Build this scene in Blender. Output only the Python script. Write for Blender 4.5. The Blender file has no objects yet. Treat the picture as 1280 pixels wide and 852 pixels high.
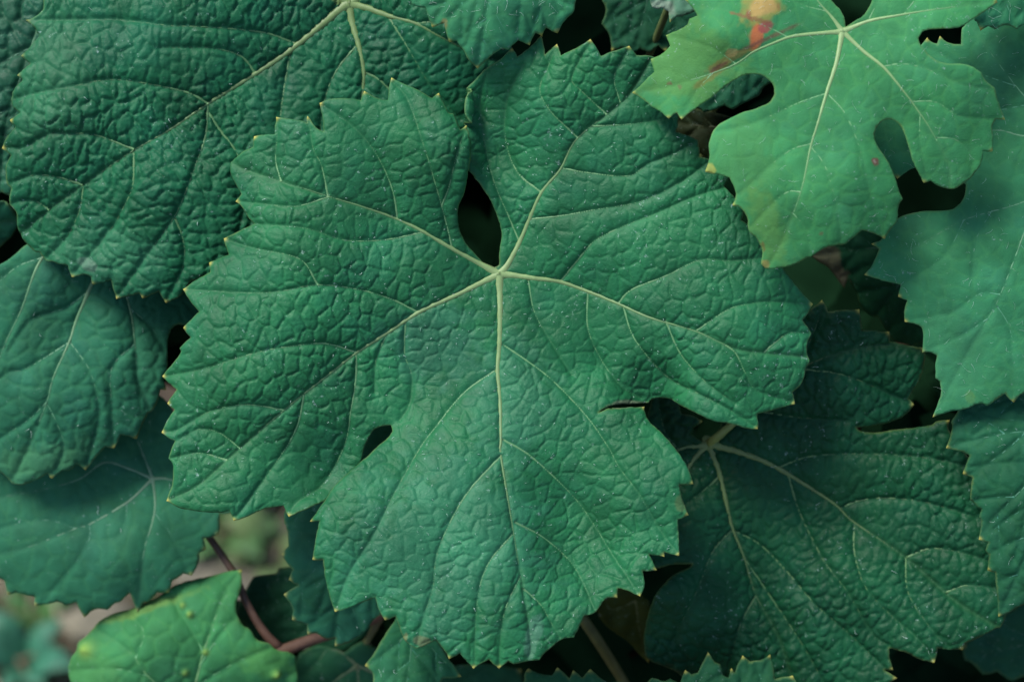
import bpy, math, random
import numpy as np
from mathutils import Vector
from mathutils.geometry import delaunay_2d_cdt

# ------------------------------------------------------------------ camera, sky, sun, exposure
sc = bpy.context.scene
COL = sc.collection
PITCH = math.radians(50)                 # camera looks down on the outside of a vine canopy
CAM = np.array([0.0, 0.0, 0.85])
D0, FPX = 0.42, 2100.0                   # distance to the big leaf, focal length in photo pixels
RT = np.array([1.0, 0, 0])
UP = np.array([0, math.sin(PITCH), math.cos(PITCH)])
BK = np.array([0, -math.cos(PITCH), math.sin(PITCH)])   # out of the canopy, towards the viewer

cam = bpy.data.cameras.new('camera')
cam.sensor_width = 36.0
cam.lens = 36.0 * FPX / 1280.0
cam.clip_start, cam.clip_end = 0.02, 200
cam.dof.use_dof = True
cam.dof.focus_distance = D0
cam.dof.aperture_fstop = 8.0
camo = bpy.data.objects.new('camera', cam)
COL.objects.link(camo)
camo.location = CAM
camo.rotation_euler = (math.pi / 2 - PITCH, 0, 0)
sc.camera = camo

SUN_EL, SUN_AZ = math.radians(62), math.radians(-106)     # azimuth from -Y (behind the viewer) towards -X
sun_dir = np.array([math.sin(SUN_AZ) * math.cos(SUN_EL), -math.cos(SUN_AZ) * math.cos(SUN_EL), math.sin(SUN_EL)])
wd = bpy.data.worlds.new('World')
sc.world = wd
wd.use_nodes = True
nt = wd.node_tree
sky = nt.nodes.new('ShaderNodeTexSky')
sky.sky_type = 'NISHITA'
sky.sun_disc = False
sky.sun_elevation = SUN_EL
sky.sun_rotation = math.atan2(sun_dir[0], sun_dir[1])
sky.air_density, sky.dust_density, sky.ozone_density = 1.0, 2.0, 1.5
bg = nt.nodes['Background']
bg.inputs['Strength'].default_value = 0.06
nt.links.new(sky.outputs[0], bg.inputs[0])
sl = bpy.data.lights.new('sun', 'SUN')
sl.energy = 1.5
sl.angle = math.radians(24)
sl.color = (1.0, 0.97, 0.91)
slo = bpy.data.objects.new('sun', sl)
COL.objects.link(slo)
slo.rotation_euler = Vector(sun_dir).to_track_quat('Z', 'Y').to_euler()
sc.view_settings.view_transform = 'Standard'
sc.view_settings.look = 'None'
sc.view_settings.exposure = 1.6
sc.view_settings.gamma = 1.0

# ------------------------------------------------------------------ helpers
def world(x, y, w):
    """photo pixel + height w (metres in front of the big leaf's plane) -> point in the world"""
    x, y, w = np.asarray(x, float), np.asarray(y, float), np.asarray(w, float)
    d = (D0 - w)[..., None]
    return CAM + RT * ((x[..., None] - 640) / FPX * d) + UP * ((426 - y[..., None]) / FPX * d) - BK * d

def srgb(r, g, b):
    f = lambda c: c / 12.92 if c <= 0.04045 else ((c + 0.055) / 1.055) ** 2.4
    return (f(r / 255), f(g / 255), f(b / 255))

def vnoise(x, y, seed, scale):
    """smooth 2-D value noise in -1..1"""
    x, y = np.asarray(x) / scale + seed * 17.31, np.asarray(y) / scale + seed * 7.77
    xi, yi = np.floor(x), np.floor(y)
    fx, fy = x - xi, y - yi
    fx, fy = fx * fx * (3 - 2 * fx), fy * fy * (3 - 2 * fy)
    def h(a, b):
        v = np.sin(a * 127.1 + b * 311.7 + seed * 74.7) * 43758.5453
        return (v - np.floor(v)) * 2 - 1
    return (h(xi, yi) * (1 - fx) + h(xi + 1, yi) * fx) * (1 - fy) + (h(xi, yi + 1) * (1 - fx) + h(xi + 1, yi + 1) * fx) * fy

def catmull(pts, step):
    P = np.asarray(pts, float)
    if len(P) < 2:
        return P
    Q = np.vstack([2 * P[0] - P[1], P, 2 * P[-1] - P[-2]])
    out = []
    for i in range(1, len(Q) - 2):
        n = max(1, int(round(np.linalg.norm((Q[i + 1] - Q[i])[:2]) / step)))
        for k in range(n):
            t = k / n
            out.append(0.5 * (2 * Q[i] + (Q[i + 1] - Q[i - 1]) * t + (2 * Q[i - 1] - 5 * Q[i] + 4 * Q[i + 1] - Q[i + 2]) * t * t
                              + (3 * Q[i] - Q[i - 1] - 3 * Q[i + 1] + Q[i + 2]) * t ** 3))
    out.append(P[-1])
    return np.array(out)

def mesh_obj(name, verts, faces, mat, parent=None, colors=None, smooth=True, origin=None):
    me = bpy.data.meshes.new(name)
    v = np.asarray(verts, float)
    if origin is not None:
        v = v - origin
    me.from_pydata(v.tolist(), [], faces)
    if smooth:
        me.polygons.foreach_set('use_smooth', [True] * len(me.polygons))
    if colors is not None:
        a = me.color_attributes.new('tint', 'FLOAT_COLOR', 'POINT')
        c = np.ones((len(v), 4), np.float32)
        c[:, :3] = colors
        a.data.foreach_set('color', c.ravel())
    me.materials.append(mat)
    me.update()
    o = bpy.data.objects.new(name, me)
    COL.objects.link(o)
    if parent is not None:
        o.parent = parent
    elif origin is not None:
        o.location = origin
    return o

def tube(path, radii, n=8, cap=True):
    """verts, faces of a tube along a path (k,3)"""
    P = np.asarray(path, float)
    k = len(P)
    T = np.gradient(P, axis=0)
    T /= np.linalg.norm(T, axis=1)[:, None] + 1e-12
    ref = BK + 0.31 * RT
    A = np.cross(T, ref)
    A /= np.linalg.norm(A, axis=1)[:, None] + 1e-12
    B = np.cross(T, A)
    r = np.broadcast_to(np.asarray(radii, float), (k,))
    V = []
    for j in range(n):
        a = 2 * math.pi * j / n
        V.append(P + (A * math.cos(a) + B * math.sin(a)) * r[:, None])
    V = np.stack(V, 1).reshape(-1, 3)
    F = []
    for i in range(k - 1):
        for j in range(n):
            F.append((i * n + j, i * n + (j + 1) % n, (i + 1) * n + (j + 1) % n, (i + 1) * n + j))
    if cap:
        F.append(tuple(range(n - 1, -1, -1)))
        F.append(tuple(range((k - 1) * n, k * n)))
    return V, F

# ------------------------------------------------------------------ materials
def new_mat(name):
    m = bpy.data.materials.new(name)
    m.use_nodes = True
    t = m.node_tree
    return m, t, t.nodes['Principled BSDF'], t.nodes['Material Output']

def leaf_material(name, rough=0.5, spec=0.45, trans=0.12, dust=0.25, bump=0.25):
    m, t, p, out = new_mat(name)
    N, Lk = t.nodes.new, t.links.new
    at = N('ShaderNodeAttribute'); at.attribute_name = 'tint'
    tc = N('ShaderNodeTexCoord')
    n1 = N('ShaderNodeTexNoise'); n1.inputs['Scale'].default_value = 90; n1.inputs['Detail'].default_value = 6
    n2 = N('ShaderNodeTexNoise'); n2.inputs['Scale'].default_value = 420; n2.inputs['Detail'].default_value = 5; n2.inputs['Roughness'].default_value = 0.65
    n3 = N('ShaderNodeTexNoise'); n3.inputs['Scale'].default_value = 2600; n3.inputs['Detail'].default_value = 3
    for n in (n1, n2, n3): Lk(tc.outputs['Object'], n.inputs['Vector'])
    r1 = N('ShaderNodeMapRange'); r1.inputs[1].default_value = 0.3; r1.inputs[2].default_value = 0.7; r1.inputs[3].default_value = 0.8; r1.inputs[4].default_value = 1.2
    Lk(n1.outputs['Fac'], r1.inputs[0])
    mul = N('ShaderNodeMix'); mul.data_type = 'RGBA'; mul.blend_type = 'MULTIPLY'; mul.inputs[0].default_value = 1
    Lk(at.outputs['Color'], mul.inputs[6]); Lk(r1.outputs[0], mul.inputs[7])
    r2 = N('ShaderNodeMapRange'); r2.inputs[1].default_value = 0.5; r2.inputs[2].default_value = 0.78; r2.inputs[3].default_value = 0; r2.inputs[4].default_value = dust
    Lk(n2.outputs['Fac'], r2.inputs[0])
    mx = N('ShaderNodeMix'); mx.data_type = 'RGBA'
    Lk(r2.outputs[0], mx.inputs[0]); Lk(mul.outputs[2], mx.inputs[6]); mx.inputs[7].default_value = (0.10, 0.30, 0.20, 1)
    n4 = N('ShaderNodeTexNoise'); n4.inputs['Scale'].default_value = 750; n4.inputs['Detail'].default_value = 4; n4.inputs['Roughness'].default_value = 0.7
    n5 = N('ShaderNodeTexNoise'); n5.inputs['Scale'].default_value = 60; n5.inputs['Detail'].default_value = 2
    Lk(tc.outputs['Object'], n4.inputs['Vector']); Lk(tc.outputs['Object'], n5.inputs['Vector'])
    sp = N('ShaderNodeMath'); sp.operation = 'MULTIPLY_ADD'; sp.inputs[1].default_value = 0.22; Lk(n5.outputs['Fac'], sp.inputs[0]); Lk(n4.outputs['Fac'], sp.inputs[2])
    r4 = N('ShaderNodeMapRange'); r4.inputs[1].default_value = 0.755; r4.inputs[2].default_value = 0.85; r4.inputs[3].default_value = 0; r4.inputs[4].default_value = 0.55
    Lk(sp.outputs[0], r4.inputs[0])
    mw = N('ShaderNodeMix'); mw.data_type = 'RGBA'; Lk(r4.outputs[0], mw.inputs[0]); Lk(mx.outputs[2], mw.inputs[6]); mw.inputs[7].default_value = (0.33, 0.47, 0.43, 1)
    Lk(mw.outputs[2], p.inputs['Base Color'])
    rr = N('ShaderNodeMapRange'); rr.inputs[1].default_value = 0.3; rr.inputs[2].default_value = 0.7; rr.inputs[3].default_value = rough - 0.08; rr.inputs[4].default_value = rough + 0.12
    Lk(n2.outputs['Fac'], rr.inputs[0]); Lk(rr.outputs[0], p.inputs['Roughness'])
    p.inputs['Specular IOR Level'].default_value = spec
    ad = N('ShaderNodeMath'); ad.operation = 'ADD'
    Lk(n2.outputs['Fac'], ad.inputs[0]); Lk(n3.outputs['Fac'], ad.inputs[1])
    b = N('ShaderNodeBump'); b.inputs['Strength'].default_value = bump; b.inputs['Distance'].default_value = 0.0004
    Lk(ad.outputs[0], b.inputs['Height']); Lk(b.outputs[0], p.inputs['Normal'])
    tr = N('ShaderNodeBsdfTranslucent')
    tm = N('ShaderNodeMix'); tm.data_type = 'RGBA'; tm.blend_type = 'MULTIPLY'; tm.inputs[0].default_value = 1
    Lk(mul.outputs[2], tm.inputs[6]); tm.inputs[7].default_value = (2.2, 1.5, 0.6, 1)
    Lk(tm.outputs[2], tr.inputs[0])
    ms = N('ShaderNodeMixShader'); ms.inputs[0].default_value = trans
    Lk(p.outputs[0], ms.inputs[1]); Lk(tr.outputs[0], ms.inputs[2]); Lk(ms.outputs[0], out.inputs['Surface'])
    return m

def plain_material(name, color, rough=0.6, var=0.25, scale=300, attr=False, spec=0.3, bump=0.3, dist=0.0005):
    m, t, p, out = new_mat(name)
    N, Lk = t.nodes.new, t.links.new
    tc = N('ShaderNodeTexCoord')
    n1 = N('ShaderNodeTexNoise'); n1.inputs['Scale'].default_value = scale; n1.inputs['Detail'].default_value = 6
    Lk(tc.outputs['Object'], n1.inputs['Vector'])
    r1 = N('ShaderNodeMapRange'); r1.inputs[1].default_value = 0.3; r1.inputs[2].default_value = 0.7; r1.inputs[3].default_value = 1 - var; r1.inputs[4].default_value = 1 + var
    Lk(n1.outputs['Fac'], r1.inputs[0])
    mul = N('ShaderNodeMix'); mul.data_type = 'RGBA'; mul.blend_type = 'MULTIPLY'; mul.inputs[0].default_value = 1
    if attr:
        at = N('ShaderNodeAttribute'); at.attribute_name = 'tint'; Lk(at.outputs['Color'], mul.inputs[6])
    else:
        mul.inputs[6].default_value = (*color, 1)
    Lk(r1.outputs[0], mul.inputs[7]); Lk(mul.outputs[2], p.inputs['Base Color'])
    p.inputs['Roughness'].default_value = rough
    p.inputs['Specular IOR Level'].default_value = spec
    b = N('ShaderNodeBump'); b.inputs['Strength'].default_value = bump; b.inputs['Distance'].default_value = dist
    Lk(n1.outputs['Fac'], b.inputs['Height']); Lk(b.outputs[0], p.inputs['Normal'])
    return m

M_OLD = leaf_material('mature_leaf', 0.44, 0.17, 0.03, 0.05, 0.40)
M_GLOSS = leaf_material('glossy_leaf', 0.46, 0.14, 0.03, 0.04, 0.30)
M_YOUNG = leaf_material('smooth_leaf', 0.62, 0.10, 0.12, 0.10, 0.30)
M_VEIN = plain_material('vein', (0.3, 0.36, 0.13), 0.5, 0.12, 500, attr=True, spec=0.4, bump=0.15)
M_HAIR = plain_material('leaf_hair', (0.46, 0.62, 0.55), 0.6, 0.1, 800)
M_PETIOLE = plain_material('petiole', (0.2, 0.07, 0.05), 0.5, 0.2, 300, attr=True)
M_CANE = plain_material('cane', (0.10, 0.055, 0.038), 0.7, 0.4, 220)
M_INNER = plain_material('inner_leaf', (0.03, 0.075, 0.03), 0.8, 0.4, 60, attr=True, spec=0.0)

# ------------------------------------------------------------------ leaf builder
def splat_min(gx0, gy0, g, X, Y, S, R):
    D = np.full(X.shape, R, float)
    gy = g * 0.866025
    nj, ni = X.shape
    for sx, sy in S:
        j0 = max(0, int((sy - R - gy0) / gy)); j1 = min(nj, int((sy + R - gy0) / gy) + 2)
        i0 = max(0, int((sx - R - gx0) / g) - 1); i1 = min(ni, int((sx + R - gx0) / g) + 2)
        if j0 >= j1 or i0 >= i1: continue
        d = np.hypot(X[j0:j1, i0:i1] - sx, Y[j0:j1, i0:i1] - sy)
        np.minimum(D[j0:j1, i0:i1], d, out=D[j0:j1, i0:i1])
    return D

def brute_min(x, y, S, R):
    if len(S) == 0: return np.full(len(x), R, float)
    S = np.asarray(S)
    out = np.full(len(x), R, float)
    for k in range(0, len(x), 400):
        d = np.hypot(x[k:k + 400, None] - S[None, :, 0], y[k:k + 400, None] - S[None, :, 1]).min(1)
        out[k:k + 400] = np.minimum(d, R)
    return out

def voronoi_edge(gx0, gy0, g, X, Y, bx, by, seeds, R):
    """distance-like measure to the cell borders; every seed has its own stretched metric (x, y, cos, sin, a, b)"""
    F1 = np.full(X.shape, R, float); F2 = F1.copy(); T = np.zeros(X.shape)
    B1 = np.full(len(bx), R, float); B2 = B1.copy(); BT = np.zeros(len(bx))
    rg = random.Random(len(seeds))
    gy = g * 0.866025
    nj, ni = X.shape
    for sx, sy, c, s, a, b in seeds:
        tx, ty = rg.gauss(0, 1), rg.gauss(0, 1)
        j0 = max(0, int((sy - R - gy0) / gy)); j1 = min(nj, int((sy + R - gy0) / gy) + 2)
        i0 = max(0, int((sx - R - gx0) / g) - 1); i1 = min(ni, int((sx + R - gx0) / g) + 2)
        if j0 < j1 and i0 < i1:
            dx, dy = X[j0:j1, i0:i1] - sx, Y[j0:j1, i0:i1] - sy
            d = np.hypot((dx * c + dy * s) * a, (-dx * s + dy * c) * b)
            f1, f2 = F1[j0:j1, i0:i1], F2[j0:j1, i0:i1]
            np.minimum(f2, np.maximum(f1, d), out=f2)
            nr = d < f1
            T[j0:j1, i0:i1][nr] = (dx * tx + dy * ty)[nr]
            np.minimum(f1, d, out=f1)
        dx, dy = bx - sx, by - sy
        d = np.hypot((dx * c + dy * s) * a, (-dx * s + dy * c) * b)
        BT = np.where(d < B1, dx * tx + dy * ty, BT)
        B2 = np.minimum(B2, np.maximum(B1, d)); B1 = np.minimum(B1, d)
    return (F2 - F1) * 0.5, (B2 - B1) * 0.5, T, BT

def make_outline(pts, step, seed):
    P = np.asarray(pts, float)
    n = len(P)
    e = np.roll(P, -1, 0) - P
    area = 0.5 * np.sum(P[:, 0] * np.roll(P[:, 1], -1) - np.roll(P[:, 0], -1) * P[:, 1])
    sgn = 1 if area > 0 else -1
    ep = np.roll(e, 1, 0)
    turn = np.degrees(np.arctan2(ep[:, 0] * e[:, 1] - ep[:, 1] * e[:, 0], (ep * e).sum(1))) * sgn
    corner = np.abs(turn) > 40
    for i in range(n):                                     # the hard little point at the end of every tooth
        if turn[i] > 62:
            bis = ep[i] / (np.linalg.norm(ep[i]) + 1e-9) - e[i] / (np.linalg.norm(e[i]) + 1e-9)
            P[i] = P[i] + bis / (np.linalg.norm(bis) + 1e-9) * 1.6
    e = np.roll(P, -1, 0) - P
    out, tips = [], [tuple(P[i]) for i in range(n) if turn[i] > 62]
    for i in range(n):
        a, b = P[i], P[(i + 1) % n]
        p0, p3 = P[i - 1], P[(i + 2) % n]
        L = np.linalg.norm(b - a)
        if L < 1e-6: continue
        if corner[i]: p0 = 2 * a - b
        if corner[(i + 1) % n]: p3 = 2 * b - a
        k = max(1, int(round(L / step)))
        nrm = np.array([b[1] - a[1], a[0] - b[0]]) / L * sgn
        both = corner[i] and corner[(i + 1) % n]
        for q in range(k):
            t = q / k
            v = 0.5 * (2 * a + (b - p0) * t + (2 * p0 - 5 * a + 4 * b - p3) * t * t + (3 * a - p0 - 3 * b + p3) * t ** 3)
            bump = math.sin(math.pi * t)
            off = bump * (0.025 * L if both else 0) + 0.6 * bump * float(vnoise(v[0] + v[1] * 0.37, v[1], seed, 6))
            out.append(v + nrm * off)
    return np.array(out), tips

def tps_fit(cps):
    c = np.asarray(cps, float)
    X = c[:, :2] / 100
    n = len(c)
    r = np.linalg.norm(X[:, None] - X[None], axis=2)
    K = np.where(r > 0, r * r * np.log(r + 1e-12), 0) + np.eye(n) * 0.02
    Pm = np.hstack([np.ones((n, 1)), X])
    A = np.block([[K, Pm], [Pm.T, np.zeros((3, 3))]])
    sol = np.linalg.lstsq(A, np.concatenate([c[:, 2], np.zeros(3)]), rcond=None)[0]
    return X, sol

def tps_eval(fit, x, y):
    X, s = fit
    out = s[-3] + s[-2] * x / 100 + s[-1] * y / 100
    for k in range(len(X)):
        r2 = (x / 100 - X[k, 0]) ** 2 + (y / 100 - X[k, 1]) ** 2
        out = out + s[k] * 0.5 * r2 * np.log(r2 + 1e-12)
    return out

def in_poly(x, y, poly):
    P = np.asarray(poly, float)
    inside = np.zeros(np.shape(x), bool)
    for i in range(len(P)):
        x0, y0 = P[i]; x1, y1 = P[(i + 1) % len(P)]
        if y0 == y1: continue
        c = ((y0 > y) != (y1 > y)) & (x < (x1 - x0) * (y - y0) / (y1 - y0) + x0)
        inside ^= c
    return inside

def auto_sides(pv, spacing, rng, poly, ang=48):
    """side veins that leave a main vein in turn to both sides and curve towards the tip"""
    C = catmull(pv, 4)
    L = np.concatenate([[0], np.cumsum(np.linalg.norm(np.diff(C, axis=0), axis=1))])
    tot = L[-1]
    out = []
    pos, side = spacing * 0.7, rng.choice((-1, 1))
    while pos < tot * 0.9:
        k = int(np.searchsorted(L, pos)); k = min(k, len(C) - 2)
        d = C[k + 1] - C[k - 1 if k else 0]
        a = math.atan2(d[1], d[0]) + side * math.radians(ang)
        p = C[k].copy(); path = [p.copy()]
        maxl = (tot - pos) * 0.85 + spacing * 0.3
        l = 0
        while l < maxl:
            a -= side * math.radians(2.2) * rng.uniform(0.4, 1.4)
            p = p + 10 * np.array([math.cos(a), math.sin(a)]); l += 10
            if not in_poly(np.array(p[0]), np.array(p[1]), poly): break
            path.append(p.copy())
        if len(path) > 2: out.append([tuple(q) for q in path])
        side = -side
        pos += spacing * rng.uniform(0.42, 0.68)
    return out

CANES = []      # filled below: dense world polylines the petioles grow from

def make_leaf(label, outline, J, veins, cps, base=0.0, color=(0.03, 0.13, 0.065), mat=None, g=3.0, relief=1.0, cell=26,
              sag=1.0, flaps=(), patches=(), petiole=None, petcol=((0.10, 0.15, 0.05), (0.09, 0.07, 0.04)), auto=0, seed=1,
              vein_r=5.0, vein_col=(0.19, 0.29, 0.115), vein_tip=None, hairs=0, hair_len=(3, 7), hair_r=0.35, galls=(), wob=0.8,
              yellow=(0.45, 0.42, 0.10), aniso_k=0.3, edge_tint=0.45, fold=0.0, vein_end=0.75):
    rng = random.Random(seed)
    mat = mat or M_OLD
    root = bpy.data.objects.new('grapevine_leaf', None)
    COL.objects.link(root)
    root['label'] = label; root['category'] = 'leaf'; root['group'] = 'grapevine leaves'
    fit = tps_fit([(J[0], J[1], 0.0)] + list(cps) if not any(abs(c[0]-J[0])+abs(c[1]-J[1]) < 3 for c in cps) else list(cps))

    def height(x, y):                                     # metres
        w = tps_eval(fit, x, y) + wob * vnoise(x, y, seed + 3, 95) + wob * 0.5 * vnoise(x, y, seed + 5, 48)
        for poly, cx, cy, sg, drop, _sx, _sy in flaps:
            w = w + np.where(in_poly(x, y, poly), drop * np.clip(1 - ((x - cx) ** 2 + (y - cy) ** 2) / (sg * sg), 0, 1) ** 2, 0)
        return (w + base) * 0.001

    def place(x, y):                                      # a flap that slips under its neighbour also moves sideways
        X_, Y_ = x, y
        for poly, cx, cy, sg, drop, sx, sy in flaps:
            k = np.where(in_poly(x, y, poly), np.clip(1 - ((x - cx) ** 2 + (y - cy) ** 2) / (sg * sg), 0, 1) ** 2, 0)
            X_ = X_ + sx * k; Y_ = Y_ + sy * k
        return world(X_, Y_, height(x, y))

    def frame(x, y):
        p = place(x, y)
        a = place(x + 2, y) - p
        b = place(x, y + 2) - p
        n = np.cross(b, a)
        n /= np.linalg.norm(n, axis=-1)[..., None]
        return p, n

    origin = world(*[np.array(v, float) for v in J], height(np.array(float(J[0])), np.array(float(J[1]))))
    root.location = origin

    # outline and interior points
    ol, tips = make_outline(outline, max(1.6, g * 0.8), seed)
    x0, y0 = ol.min(0) - g; x1, y1 = ol.max(0) + g
    gy = g * 0.866025
    nj, ni = int((y1 - y0) / gy) + 2, int((x1 - x0) / g) + 2
    jj, ii = np.mgrid[0:nj, 0:ni]
    X = x0 + (ii + 0.5 * (jj % 2)) * g; Y = y0 + jj * gy
    # side veins
    tree = []
    for pv, sides in veins:
        s = list(sides)
        if auto and not s:
            s = auto_sides(pv, auto, rng, outline)
        tree.append((pv, s))
    S1 = np.vstack([catmull(pv, 1.5) for pv, _ in tree])
    s2 = [catmull(q, 1.5) for _, s in tree for q in s]
    S2 = np.vstack(s2) if s2 else np.zeros((0, 2))
    Sall = np.vstack([S1, S2])
    dirs = np.vstack([np.gradient(catmull(pv, 1.5), axis=0) for pv, _ in tree] + [np.gradient(q, axis=0) for q in s2])
    def seeds_for(size, aniso):
        out = []
        gx = np.arange(x0 - size, x1 + size, size); gyy = np.arange(y0 - size, y1 + size, size * 0.9)
        for r, yy in enumerate(gyy):
            for xx in gx:
                px = xx + (r % 2) * size * 0.5 + rng.uniform(-.42, .42) * size; py = yy + rng.uniform(-.42, .42) * size
                out.append((px, py))
        A = np.array(out)
        res = []
        for k in range(0, len(A), 300):
            d = np.hypot(A[k:k + 300, None, 0] - Sall[None, ::3, 0], A[k:k + 300, None, 1] - Sall[None, ::3, 1])
            m = d.argmin(1) * 3; dm = d.min(1)
            for q in range(len(m)):
                t = dirs[m[q]]; l = math.hypot(*t) + 1e-9
                f = aniso * math.exp(-dm[q] / 60) + 0.15
                res.append((A[k + q, 0], A[k + q, 1], t[0] / l, t[1] / l, 1 + f * aniso_k, 1 - f * aniso_k * 0.62))
        return res
    bx, by = ol[:, 0], ol[:, 1]
    R = 60
    dv1 = splat_min(x0, y0, g, X, Y, S1[::2], R); dv2 = splat_min(x0, y0, g, X, Y, S2[::2], R) if len(S2) else np.full(X.shape, R, float)
    de = splat_min(x0, y0, g, X, Y, ol, 8); dt = splat_min(x0, y0, g, X, Y, tips, 8)
    bdv1, bdv2 = brute_min(bx, by, S1, R), brute_min(bx, by, S2, R)
    bdt = brute_min(bx, by, tips, 8)
    wx, wy = X + 3 * vnoise(X, Y, seed + 8, 14), Y + 3 * vnoise(X, Y, seed + 9, 14)
    bwx, bwy = bx + 3 * vnoise(bx, by, seed + 8, 14), by + 3 * vnoise(bx, by, seed + 9, 14)
    e3, be3, t3, bt3 = voronoi_edge(x0, y0, g, wx, wy, bwx, bwy, seeds_for(cell, 0.9), cell * 2.1)
    e4, be4, t4, bt4 = voronoi_edge(x0, y0, g, wx, wy, bwx, bwy, seeds_for(cell * 0.42, 0.3), cell * 0.9)
    # inside test, row by row
    inside = np.zeros(X.shape, bool)
    nx, ny = np.roll(bx, -1), np.roll(by, -1)
    for j in range(nj):
        yy = Y[j, 0]
        m = (by > yy) != (ny > yy)
        xs = np.sort(bx[m] + (yy - by[m]) * (nx[m] - bx[m]) / (ny[m] - by[m]))
        inside[j] = np.searchsorted(xs, X[j]) % 2 == 1
    keep = inside & (de > g * 0.62)
    ix, iy = X[keep], Y[keep]
    vx, vy = np.concatenate([bx, ix]), np.concatenate([by, iy])
    cat = lambda b, i: np.concatenate([b, i[keep]])
    v1, v2, c3, c4, tp, k3, k4 = cat(bdv1, dv1), cat(bdv2, dv2), cat(be3, e3), cat(be4, e4), cat(bdt, dt), cat(bt3, t3), cat(bt4, t4)
    ed = np.concatenate([np.zeros(len(bx)), de[keep]])
    nb = len(bx)
    pts = [Vector((a, b)) for a, b in zip(vx, vy)]
    vo, _, fo, ov, _, _ = delaunay_2d_cdt(pts, [(i, (i + 1) % nb) for i in range(nb)], [], 1, 1e-5)
    src = np.array([o[0] if o else -1 for o in ov])
    if (src < 0).any():                                    # crossing outline points: nearest input vertex
        co = np.array([tuple(v) for v in vo])
        for k in np.where(src < 0)[0]:
            src[k] = int(np.argmin(np.hypot(vx[:nb] - co[k, 0], vy[:nb] - co[k, 1])))
    vx, vy, v1, v2, c3, c4, tp, ed, k3, k4 = (q[src] for q in (vx, vy, v1, v2, c3, c4, tp, ed, k3, k4))
    # relief in pixels: 0 on the veins, pillows between them
    dv = np.minimum(v1, v2 * 1.0)
    amp = 0.75 + 0.35 * vnoise(vx, vy, seed + 11, 70)
    big = cell / 22.0
    h = sag * (3.0 * np.tanh(dv / 5) + 3.2 * np.tanh(dv / 26)) + relief * amp * np.tanh(dv / 3.2) * (
        big * (5.0 * np.tanh(c3 / 1.7) + 1.5 * np.tanh(c3 / (cell * 0.3)) - 2.6) + 0.10 * k3 * np.tanh(c3 / 4)
        + 1.5 * np.tanh(c4 / 1.0) + 0.08 * k4 * np.tanh(c4 / 2.0))
    h += relief * 0.3 * vnoise(vx, vy, seed + 12, 9) * np.tanh(dv / 5)
    h *= 0.45 + 0.55 * np.tanh(ed / 6)
    for gx_, gy_, gr, gh in galls:
        h += gh * np.exp(-((vx - gx_) ** 2 + (vy - gy_) ** 2) / (gr * gr))
    hin = np.zeros(nb + len(ix)); hin[src] = h
    Hg = np.zeros(X.shape); Hg[keep] = hin[nb:]
    def h_at(x, y):
        j = np.clip(np.round((y - y0) / gy).astype(int), 0, nj - 1)
        i = np.clip(np.round((x - x0) / g - 0.5 * (j % 2)).astype(int), 0, ni - 1)
        return Hg[j, i]
    p, n = frame(vx, vy)
    P3 = p + n * (h * 0.0002)[:, None]
    # colour of the blade
    color = tuple(np.array(color) * np.array([0.80, 1.0, 0.88]))
    c = np.tile(np.array(color, float), (len(vx), 1))
    tone = 1 + 0.13 * vnoise(vx, vy, seed + 21, 60) + 0.09 * vnoise(vx, vy, seed + 22, 20) + 0.08 * vnoise(vx, vy, seed + 24, 9)
    c *= tone[:, None]
    warm = np.clip(vnoise(vx, vy, seed + 23, 110) * 0.5 + 0.2, 0, 1)[:, None]
    c = c * (1 - warm * 0.25) + warm * 0.25 * c * np.array([1.35, 1.12, 0.75])
    cool = np.clip(vnoise(vx, vy, seed + 25, 34) * 0.9, 0, 1)[:, None]
    c = c * (1 + cool * np.array([0.12, 0.05, 0.22]))
    vein_tip = vein_tip or tuple(0.75 * a + 0.25 * b for a, b in zip(color, vein_col))
    k = ((0.10 if mat is not M_YOUNG else 0.26) * np.exp(-(c3 / 1.3) ** 2))[:, None]
    c = c * (1 - k) + k * np.array(color) * np.array([1.9, 1.35, 1.0])
    k = (0.2 * np.exp(-(v2 / 1.3) ** 2) + 0.3 * np.exp(-(v1 / 3) ** 2))[:, None]
    k = np.clip(k, 0, 0.7)
    c = c * (1 - k) + k * np.array(vein_tip)
    k = (edge_tint * (0.6 + 0.5 * vnoise(vx, vy, seed + 26, 18)) * np.exp(-(ed / 1.2) ** 2))[:, None]
    c = c * (1 - k) + k * np.array([0.20, 0.27, 0.08])
    k = np.clip(1.15 * np.exp(-(tp / 3.2) ** 2), 0, 1)[:, None]
    c = c * (1 - k) + k * np.array(yellow)
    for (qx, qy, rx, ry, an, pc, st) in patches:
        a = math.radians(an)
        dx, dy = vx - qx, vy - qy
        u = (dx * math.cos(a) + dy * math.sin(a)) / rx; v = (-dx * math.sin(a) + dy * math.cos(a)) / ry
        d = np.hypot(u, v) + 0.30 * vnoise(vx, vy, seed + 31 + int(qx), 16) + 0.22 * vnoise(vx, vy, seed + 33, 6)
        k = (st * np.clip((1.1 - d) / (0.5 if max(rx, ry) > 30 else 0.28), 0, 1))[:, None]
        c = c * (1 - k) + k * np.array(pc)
    for gx_, gy_, gr, gh in galls:
        k = (0.8 * np.exp(-((vx - gx_) ** 2 + (vy - gy_) ** 2) / (gr * gr)))[:, None]
        c = c * (1 - k) + k * np.array([0.22, 0.36, 0.07])
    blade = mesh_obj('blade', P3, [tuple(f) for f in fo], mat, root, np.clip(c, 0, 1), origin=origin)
    # face up (towards the viewer side)
    me = blade.data
    if len(me.polygons) and np.dot(np.array(me.polygons[0].normal), BK) < 0:
        me.flip_normals()
    so = blade.modifiers.new('thickness', 'SOLIDIFY'); so.thickness = 0.00028; so.offset = -1
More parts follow.
